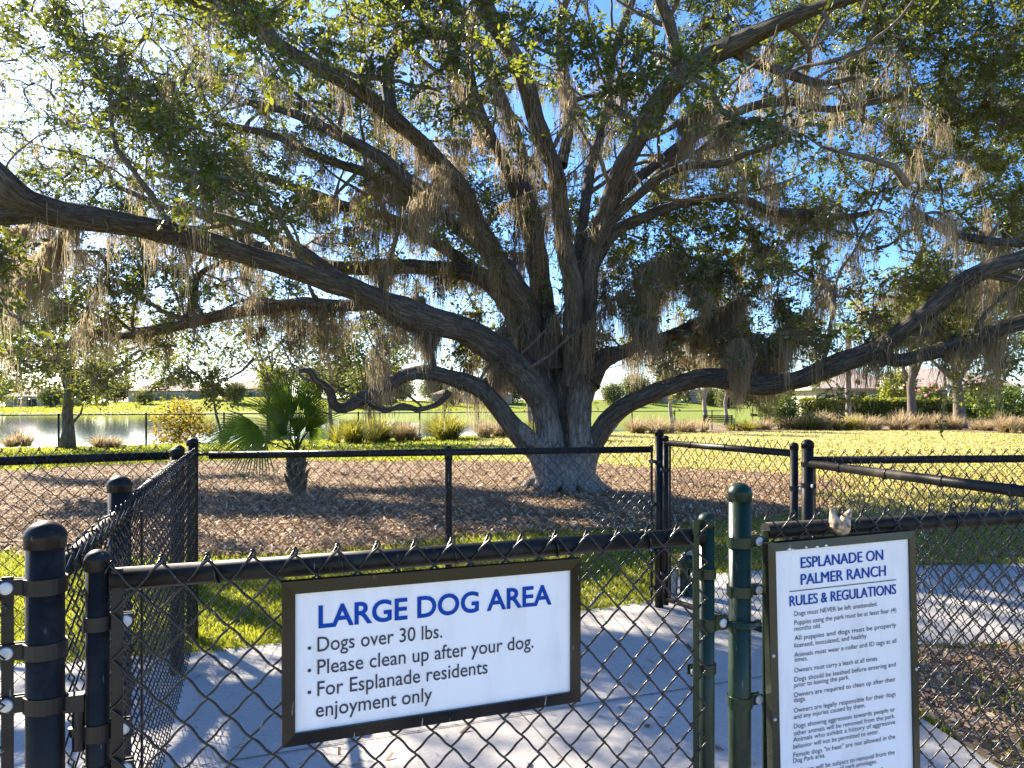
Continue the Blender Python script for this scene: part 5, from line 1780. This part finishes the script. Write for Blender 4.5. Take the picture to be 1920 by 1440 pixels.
for x0, x1, y0, y1, cnt, da, db in MOSS:
    k = np.where((apx > x0) & (apx < x1) & (apy > y0) & (apy < y1) & (ad > da - 1) & (ad < db + 1))[0]
    if len(k) == 0:
        continue
    for c_ in range(int(cnt * 3.1)):
        c = allp[random.choice(k)]
        cpx = 960 + c[0] / c[1] * F
        cpy = YH - (c[2] - H) / c[1] * F
        if 340 < cpx < 690 and cpy > 560 and c[1] < 11.5:
            continue
        nst = random.randint(12, 28)
        Lc = random.uniform(0.12, 0.40) if random.random() < 0.6 else random.uniform(0.4, 0.9)
        if cpy + Lc * F / c[1] > 705 and 340 < cpx < 690:
            Lc = max(0.12, (705 - cpy) * c[1] / F)
        sp = random.uniform(0.02, 0.075)
        tone = random.random() * 0.5
        for s in range(nst):
            L = Lc * random.uniform(0.35, 1.1)
            bx, by = c[0] + random.gauss(0, sp), c[1] + random.gauss(0, sp)
            bz = c[2] + random.uniform(-0.02, 0.03)
            az = random.uniform(0, 3.14)
            wx, wy = math.cos(az), math.sin(az)
            wd = random.uniform(0.003, 0.0075)
            jx, jy = 0.0, 0.0
            tn = tone + random.random() * 0.5
            for q in range(6):
                t = q / 5
                jx += random.gauss(0, 0.019); jy += random.gauss(0, 0.019)
                ww = wd * (1 - 0.75 * t)
                z = bz - L * (t + (random.uniform(-0.07, 0.07) if 0 < q else 0))
                mvv.append((bx + jx - wx * ww, by + jy - wy * ww, z)); mvv.append((bx + jx + wx * ww, by + jy + wy * ww, z))
                mrr += [tn, tn]
            nstr += 1
i = np.arange(nstr)[:, None] * 12
f = np.concatenate([i + np.array([[2 * q, 2 * q + 1, 2 * q + 3, 2 * q + 2]]) for q in range(5)], 0)
tag(np_obj('spanish_moss', np.array(mvv), f, M['moss'], None, rnd=np.array(mrr)), 'tan grey tassels of spanish moss hanging from the oak limbs', 'moss', kind='stuff')

# ------------------------------------------------------------------ young cabbage palm by the fence
pb_ = G(556, 936)
pb_.z = float(mulch_z(pb_.x, pb_.y)) - 0.03
pal = thing('palmetto', pb_, 'young cabbage palm with green fan fronds on a stubby booted trunk behind the fence', 'palm')
tb_ = MB()
tb_.lathe(pb_, [(0.14, -0.05), (0.10, 0.08), (0.06, 0.25), (0.06, 0.42), (0.045, 0.60), (0.03, 0.72)], 16)
for k in range(26):
    a = k * 2.39996
    z = 0.06 + 0.5 * (k / 26)
    d = Vector((math.cos(a), math.sin(a), 0))
    r_ = 0.066 - 0.02 * (k / 26)
    c = pb_ + d * r_ + Vector((0, 0, z))
    tb_.tube([c - Vector((0, 0, 0.06)), c + d * 0.05 + Vector((0, 0, 0.05)), c + d * random.uniform(0.07, 0.14) + Vector((0, 0, 0.17))], [0.045, 0.035, 0.012], 6)
obj('trunk', tb_, noise_mat('palm_boot', [(0.3, (0.07, 0.052, 0.034)), (0.7, (0.20, 0.165, 0.095))], 14, 6, 0.9, 0.6, 30, (2, 2, 1)), pal)


def fan_frond(parent, p0, hub, axis, normal, radius, spread=2.1, nseg=32, fold=0.25, name='frond', droop=0.18):
    axis = axis.normalized()
    normal = (normal - axis * normal.dot(axis)).normalized()
    side = axis.cross(normal)
    mb = MB()
    mid = p0.lerp(hub, 0.5) + Vector((0, 0, 0.04))
    mb.tube([p0, mid, hub], [0.014, 0.011, 0.009], 6)
    for k in range(nseg):
        a = (k / (nseg - 1) * 2 - 1) * spread
        dirv = axis * math.cos(a) + side * math.sin(a)
        pdir = -axis * math.sin(a) + side * math.cos(a)
        R_ = radius * (0.72 + 0.28 * math.cos(a * 0.6)) * random.uniform(0.9, 1.05)
        vfold = normal * (fold * abs(math.sin(a)))
        dirv = (dirv + vfold * 0.5).normalized()
        w0 = radius * spread * 2 / nseg * 0.235
        pts = []
        for t, wk in ((0.03, 0.14), (0.30, 1.05), (0.58, 0.80), (0.84, 0.36), (1.0, 0.04)):
            c = hub + dirv * (R_ * t) - Vector((0, 0, droop * radius * t ** 3)) + normal * 0.01 * (1 if k % 2 else -1) * t
            pts += [c - pdir * w0 * wk + normal * 0.012 * wk, c, c + pdir * w0 * wk + normal * 0.012 * wk]
        fs = []
        for q in range(4):
            b0 = q * 3
            fs += [(b0, b0 + 1, b0 + 4, b0 + 3), (b0 + 1, b0 + 2, b0 + 5, b0 + 4)]
        mb.add(pts, fs)
    o = obj(name, mb, M['palm_leaf'], parent)
    at = o.data.attributes.new('rnd', 'FLOAT', 'POINT')
    at.data.foreach_set('value', np.clip(np.full(len(o.data.vertices), random.random() * 0.7) + RNG.normal(0, 0.08, len(o.data.vertices)), 0, 1).astype(np.float32))
    return o


pd_ = pb_.y
p0 = pb_ + Vector((0, 0, 0.6))
for hx, hy, dd, ax_, nm_, rad, spr in (
        (489, 803, -0.25, (-0.75, -0.15, -0.6), (0.15, -1, 0.35), 0.76, 1.3),
        (528, 790, 0.1, (-0.5, 0.1, 0.9), (0.3, -1, 0.1), 0.76, 0.62),
        (548, 785, -0.1, (-0.05, -0.2, 1), (-0.2, -1, 0.0), 0.80, 0.55),
        (562, 772, 0.1, (0.25, 0.3, 1), (0.7, -0.8, 0), 0.74, 0.5),
        (570, 778, 0.0, (0.8, 0.0, 0.6), (-0.2, -1, 0.4), 0.56, 0.95),
        (540, 815, -0.35, (-0.5, -0.4, 0.45), (0.1, -0.7, 0.8), 0.62, 0.9),
        (560, 815, -0.3, (0.1, -0.6, 0.5), (0.6, -0.8, 0.2), 0.55, 0.8),
        (535, 815, -0.15, (-0.25, -0.15, 1), (0.2, -1, 0.1), 0.80, 0.5),
        (556, 822, -0.25, (0.12, -0.25, 1), (-0.4, -1, 0.1), 0.84, 0.45),
        (572, 812, 0.1, (0.5, 0.1, 0.8), (0.3, -1, 0.1), 0.78, 0.5),
        (440, 812, 0.3, (-0.9, 0.3, -0.1), (0.0, -0.8, 0.7), 0.55, 1.3),
        (580, 806, 0.1, (0.6, 0.2, -0.6), (0.2, -0.8, 0.5), 0.36, 0.9)):
    fan_frond(pal, p0, P(hx, hy, pd_ + dd), Vector(ax_), Vector(nm_), rad, spr)

# ------------------------------------------------------------------ planting, palms and trees behind
GTREE = 'slim trees along the lakeside fence'
st_b = G(125, 841)
sh = simple_tree('shore_tree', st_b, 5.2, 0.20, 7.6, 'small oak with dark straight trunk on the lake bank behind the lakeside fence', 'tree', M['oak_leaf'], None, 230, 55, 0.10, (0.15, 0), 0.60, 0.32, 0.26)
b_ = MB()
q = st_b + Vector((0.2, -0.1, 0.75))
b_.tube([q, q + Vector((0.3, 0, 0.35)), q + Vector((0.36, 0, 0.6))], [0.05, 0.035, 0.02], 7)
obj('broken_branch', b_, M['bark_far'], sh)

for px, pyb, wpx, hgt, cw, lab in ((620, 828, 9, 4.6, 2.6, 'slim young tree with pale trunk behind the palm fronds'), (933, 818, 9, 4.2, 2.2, 'slim pale trunked tree seen under the low left limb of the oak'),
                                   (993, 812, 11, 4.8, 2.4, 'slim straight trunked tree tucked behind the left edge of the oak trunk'), (1258, 811, 9, 4.4, 2.4, 'slim tree between the oak trunk and the bench'),
                                   (1322, 806, 10, 5.0, 2.8, 'slim pale trunked tree in front of the left end of the bench'), (1361, 798, 8, 5.0, 2.8, 'slim pale trunked tree behind the bench')):
    b = G(px, pyb)
    simple_tree('young_tree', b, hgt, wpx * 0.5 * b.y / F, cw, lab, 'tree', M['far_leaf'], GTREE, 34, 40, 0.13, (0, 0), 0.80, 0.22, 0.25, M['palm_bark'])

for px, pyb, hgt, cw, lab in ((500, 832, 5.2, 4.4, 'leafy tree behind the young cabbage palm'), (690, 828, 4.8, 3.6, 'tree behind the low left limb above the grass clumps')):
    simple_tree('young_tree', G(px, pyb), hgt, 0.08, cw, lab, 'tree', M['far_leaf'], GTREE, 110, 40, 0.10, (0.2, 0), 0.74, 0.26, 0.3)

# autumn shrub and a bare-stemmed one beside it
shrub('autumn_shrub', 345, 828, 2.3, 2.3, 'yellow and orange leaved shrub left of the young palm', 'shrub', M['yellow_leaf'], 80, 45, 0.10)
simple_tree('young_tree', G(415, 826), 4.6, 0.06, 3.4, 'twiggy thin stemmed tree rising behind the yellow shrub', 'tree', M['far_leaf'], GTREE, 46, 30, 0.11, (-0.5, 0), 0.7, 0.28, 0.3)

# cord grass by the lake
GG = 'grass clumps along the lakeside fence'
for px, pyb, hgt, spr, n, mt, lab in ((712, 828, 1.05, 0.75, 420, 'green_grass', 'yellow green cord grass clump between two lakeside fence posts'), (842, 823, 1.15, 1.0, 620, 'green_grass', 'largest green and gold cord grass clump by the lakeside fence'),
                                      (765, 826, 0.8, 0.6, 300, 'tan_grass', 'pale tan grass clump left of the largest cord grass clump'), (903, 820, 0.75, 0.6, 320, 'tan_grass', 'rusty tan grass clump touching the oak limb outline'),
                                      (35, 838, 0.55, 0.5, 200, 'tan_grass', 'wispy tan grass clump left of the shore tree'), (205, 839, 0.45, 0.55, 200, 'tan_grass', 'wispy tan grass clump right of the shore tree'),
                                      (655, 830, 0.9, 0.7, 300, 'green_grass', 'dull green grass clump right of the palm fronds'), (1190, 812, 0.85, 0.9, 320, 'tan_grass', 'gold grass clump right of the oak trunk'), (1235, 812, 0.85, 0.9, 320, 'tan_grass', 'gold grass clump under the low right limb'),
                                      (1290, 810, 0.8, 0.8, 300, 'tan_grass', 'gold grass clump left of the bench'), (1020, 814, 0.8, 0.7, 260, 'green_grass', 'olive grass clump behind the oak trunk'), (940, 818, 0.7, 0.7, 260, 'tan_grass', 'straw grass clump at the pale slim trunk')):
    b = G(px, pyb)
    grass_tuft(b, hgt * 1.2, spr * 1.5, int(n * 1.8), M[mt], lab, GG, width=0.028)

GG2 = 'tan plume grasses in front of the hedge'
for i, (px, pyb, hgt, mt) in enumerate(((1395, 808, 0.75, 'green_grass'), (1430, 806, 0.8, 'tan_grass'), (1495, 806, 1.1, 'tan_grass'), (1520, 806, 1.15, 'green_grass'), (1545, 806, 1.2, 'tan_grass'), (1567, 806, 1.15, 'tan_grass'), (1588, 806, 1.05, 'green_grass'), (1610, 805, 1.0, 'tan_grass'),
                                        (1640, 806, 0.95, 'tan_grass'), (1688, 806, 1.2, 'tan_grass'), (1722, 805, 1.0, 'tan_grass'), (1755, 806, 1.05, 'tan_grass'), (1785, 806, 1.0, 'tan_grass'), (1845, 808, 0.8, 'tan_grass'), (1888, 812, 1.2, 'tan_grass'), (1925, 812, 1.0, 'tan_grass'))):
    b = G(px, pyb)
    grass_tuft(b, hgt * 1.08, 1.1, 420, M[mt], 'feathery tan plume grass clump in the row before the clipped hedge' if mt == 'tan_grass' else 'greener grass clump among the tan plume grasses', GG2, width=0.03)

# bed of mulch under the hedge row
bedm = MB()
hb0 = [(1280, 811), (1400, 811), (1480, 808), (1600, 807), (1750, 808), (1960, 815), (2100, 818)]
hb1 = [(2100, 790), (1900, 790), (1700, 790), (1480, 790), (1400, 795), (1300, 797)]
pl = [G(*q) for q in hb0 + hb1]
bedm.add([(q.x, q.y, 0.02) for q in pl], [tuple(range(len(pl)))])
tag(obj('ground_hedge_bed', bedm, M['mulch_base']), kind='structure')


def hedge_box(name, a, b, hgt, thick, label, mat, n):
    a, b = Vector(a), Vector(b)
    t = thing(name, a, label, 'hedge')
    L = (b - a).length
    dr = (b - a).normalized()
    nn = Vector((-dr.y, dr.x, 0))
    u = RNG.random(n) * L
    # leaves concentrated at top and sides of the clipped box
    k = RNG.integers(0, 3, n)
    w_ = np.where(k == 0, RNG.uniform(-0.5, 0.5, n), np.where(k == 1, -0.5, 0.5) + RNG.normal(0, 0.06, n)) * thick
    z = np.where(k == 0, hgt + RNG.normal(0, 0.05, n), RNG.random(n) * hgt) + 0.04 * np.sin(u * 2.1)
    pts = np.array(a)[None, :] + u[:, None] * np.array(dr) + w_[:, None] * np.array(nn) + np.stack([np.zeros(n), np.zeros(n), z], 1)
    crown_obj('foliage', pts, RNG.random(n), 0.13, mat, t, 0.6)
    m_ = MB()
    m_.box(a.lerp(b, 0.5) + Vector((0, 0, hgt * 0.46)), L * 0.985, thick * 0.72, hgt * 0.92, math.atan2(dr.y, dr.x))
    obj('inner_twigs', m_, noise_mat(name + '_twigs', [(0.3, (0.02, 0.03, 0.01)), (0.7, (0.05, 0.06, 0.02))], 12, 6, 0.95), t)
    return t


ha, hb_ = G(1500, 797), G(1792, 799)
hedge_box('clipped_hedge', ha, hb_, 1.75, 0.9, 'long low clipped hedge with bright yellow green top behind the plume grasses', M['hedge_leaf'], 9000)
shrub('round_shrub', 1462, 805, 2.3, 2.05, 'dense dark green rounded shrub beside the waste station', 'shrub', M['shrub_leaf'], 95, 60, 0.12)
shrub('big_shrub', 1872, 800, 4.6, 2.6, 'large bright green rounded shrub at the right edge past the hedge', 'shrub', M['shrub_leaf'], 130, 70, 0.15)
shrub('tall_shrub', 1685, 795, 2.9, 4.4, 'tall bright yellow green broad leaved shrub behind the hedge', 'shrub', M['hedge_leaf'], 80, 40, 0.24, d=60, spread=0.25)
hib = shrub('flowering_shrub', 1748, 795, 2.2, 2.9, 'dark shrub dotted with pink flowers behind the hedge', 'shrub', M['shrub_leaf'], 60, 45, 0.16, d=57)
fp = np.array([tuple(P(x_, y_, 56)) for x_, y_ in ((1721, 731), (1745, 737), (1746, 723), (1735, 742), (1758, 729))])
fpp = np.repeat(fp, 14, 0) + RNG.normal(0, 0.09, (70, 3))
for fi in range(5):
    crown_obj('flower', fpp[fi * 14:fi * 14 + 14], RNG.random(14), 0.16, M['flower'], hib, 0.8)
shrub('low_shrub', 1622, 795, 3.6, 2.0, 'low spreading green shrub behind the hedge near the palm trunk', 'shrub', M['shrub_leaf'], 70, 50, 0.15, d=55)
shrub('low_shrub', 1552, 795, 3.0, 2.0, 'pale olive shrub behind the left end of the hedge', 'shrub', M['far_leaf'], 60, 45, 0.15, d=56)
shrub('low_shrub', 1835, 795, 2.2, 2.2, 'yellowish twiggy shrub between thick trunk and right edge shrub', 'shrub', M['far_leaf'], 50, 40, 0.15, d=56)


def palm(px, pyb, wpx, hgt, label):
    b = G(px, pyb)
    t = thing('cabbage_palm', b, label, 'palm')
    m_ = MB()
    r_ = wpx * 0.5 * b.y / F
    n_ = 10
    m_.tube([b + Vector((0.03 * math.sin(i), 0, hgt * i / (n_ - 1) - (0.1 if i == 0 else 0))) for i in range(n_)], [r_ * (1.25 if i == 0 else 1.0 + 0.06 * (i % 2)) for i in range(n_)], 12)
    obj('trunk', m_, M['palm_bark'], t, smooth=True)
    top = b + Vector((0, 0, hgt))
    for k in range(16):
        a = k * 2.4
        el = lerp(1.2, -0.7, k / 16)
        d = Vector((math.cos(a) * math.cos(el), math.sin(a) * math.cos(el), math.sin(el)))
        hub = top + d * 1.0 + Vector((0, 0, 0.2))
        fan_frond(t, top, hub, d - Vector((0, 0, 0.35)), Vector((0, 0, 1)) + d * -0.2, 0.95, 1.3, 18, 0.3, droop=0.4)
    return t


palm(1590, 801, 10, 6.4, 'tall slender cabbage palm rising through the hedge row under the oak limb')
simple_tree('tree', G(1708, 802), 8.0, 0.30, 6.0, 'leaning grey trunked tree in front of the hedge with a forked stub', 'tree', M['far_leaf'], None, 90, 45, 0.2, (0.1, 0), 0.82, 0.22, 0.4)
simple_tree('tree', G(1797, 804), 8.5, 0.36, 7.0, 'thick grey trunked tree at the right end of the clipped hedge', 'tree', M['oak_leaf'], None, 110, 50, 0.2, (0.0, 0), 0.74, 0.28, 0.4)


# houses
def house(name, x0, x1, y, dep, wall_h, roof_h, label, roofmat, base_z, wins, over=0.6):
    b = Vector(((x0 + x1) / 2, y, base_z))
    t = thing(name, b, label, 'house')
    w = x1 - x0
    m_ = MB(); m_.box(b + Vector((0, dep / 2, wall_h / 2)), w, dep, wall_h); obj('wall', m_, M['stucco'], t)
    xa, xb, ya, yb, ze = x0 - over, x1 + over, y - over, y + dep + over, base_z + wall_h
    zr = ze + roof_h
    yr = y + dep / 2
    ins = min(w * 0.32, dep * 0.55)
    m_ = MB()
    vs = [(xa, ya, ze), (xb, ya, ze), (xb, yb, ze), (xa, yb, ze), (xa + ins, yr, zr), (xb - ins, yr, zr)]
    vs += [(v[0], v[1], v[2] - 0.18) for v in vs[:4]]
    m_.add(vs, [(0, 1, 5, 4), (1, 2, 5), (2, 3, 4, 5), (3, 0, 4), (0, 6, 7, 1), (1, 7, 8, 2), (2, 8, 9, 3), (3, 9, 6, 0), (6, 9, 8, 7)])
    obj('roof', m_, roofmat, t)
    for u, wz, ww, hh in wins:
        cx = x0 + w * u
        fb = MB()
        for dx, dz, sx, sz in ((-ww / 2, 0, 0.1, hh + 0.1), (ww / 2, 0, 0.1, hh + 0.1), (0, hh / 2, ww - 0.1, 0.1), (0, -hh / 2, ww - 0.1, 0.1)):
            fb.box((cx + dx, y - 0.04, base_z + wz + dz), sx, 0.10, sz)
        wf = obj('window', fb, M['trim'], t)
        gb = MB(); gb.box((cx, y - 0.012, base_z + wz), ww - 0.1, 0.03, hh - 0.1)
        obj('pane', gb, M['glass'], wf)
    return t


def xat(px, d):
    return (px - 960) / F * d


hs = house('house', xat(1530, 72), xat(1685, 72), 72, 10, 3.0, 2.0, 'tan stucco house with low hipped roof behind the palm trunk', M['roof_tile'], 0.0, ((0.2, 1.3, 2.4, 2.2), (0.5, 1.3, 1.6, 2.0), (0.8, 1.3, 2.2, 2.2)))
hs2 = house('house', xat(1712, 66), xat(1905, 66), 66, 11, 3.0, 1.9, 'tan stucco house with screened porch at the right behind the hedge', M['roof_tile'], 0.0, ((0.15, 1.4, 1.8, 1.6), (0.85, 1.4, 1.8, 1.6)))
m_ = MB(); xc = (xat(1712, 66) + xat(1905, 66)) / 2
for i in range(5):
    m_.box((xc - 2.4 + i * 1.2, 64.3, 1.35), 0.1, 0.1, 2.7)
m_.box((xc, 64.3, 2.75), 5.2, 0.12, 0.12); m_.box((xc, 64.3, 0.9), 4.9, 0.08, 0.08)
obj('porch_frame', m_, M['trim'], hs2)
m_ = MB(); m_.box((xc, 65.9, 1.4), 4.7, 0.06, 2.6); obj('porch_screen', m_, M['screen'], hs2)

far_b = lambda px, d: Vector((xat(px, d), d, float(ground_z(xat(px, d), d))))
for px, d, wpx, lab in ((885, 250, 150, 'terracotta roofed house across the lake under the low left limb'), (300, 215, 120, 'pinkish roofed house across the lake left of the yellow shrub'), (1290, 300, 110, 'small tan house across the lake above the bench'),
                        (470, 240, 110, 'terracotta roofed house across the lake behind the palm'), (60, 205, 100, 'terracotta roofed house across the lake at the left edge')):
    b = far_b(px, d)
    w_ = wpx / F * d
    house('far_house', b.x - w_ / 2, b.x + w_ / 2, d, 12, 3.2, 2.6, lab, M['roof_red'], b.z - 0.2, ((0.2, 1.5, 2.2, 1.8), (0.5, 1.4, 3.0, 2.2), (0.8, 1.5, 2.2, 1.8)))

GFT = 'trees across the lake'
src = None
rdt = random.Random(11)
for i, (px, d, hgt) in enumerate(((-30, 195, 8), (20, 215, 10), (95, 190, 6.5), (165, 200, 8), (215, 225, 9), (270, 195, 4.5), (340, 235, 9), (395, 210, 6), (440, 200, 7), (520, 230, 8), (600, 240, 9), (660, 215, 10), (705, 200, 9), (755, 250, 6), (815, 280, 8), (850, 230, 4),
                                  (920, 240, 5), (960, 260, 7.5), (1005, 280, 8), (1150, 270, 6), (1190, 300, 8), (1225, 280, 5.5), (1255, 310, 9), (1330, 290, 6), (1365, 270, 7), (1400, 310, 9), (1440, 290, 7))):
    b = far_b(px, d)
    if src is None:
        src = simple_tree('lakeside_tree', b, 8.0, 0.25, 8.0, 'hazy olive green tree standing across the lake', 'tree', M['far_leaf'], GFT, 120, 50, 0.42, (0, 0), 0.50, 0.46, 0.8)
        o = src
    else:
        o = copy_tree(src)
        o.location = b
    o.rotation_euler = (0, 0, rdt.uniform(0, 6.28))
    k = hgt / 8.0 * (0.85 if px < 450 else 1.35)
    o.scale = (k * rdt.uniform(0.85, 1.25), k * rdt.uniform(0.85, 1.2), k)
print('leaves', len(lc), 'strands', nstr, 'twigs', len(tw_paths))
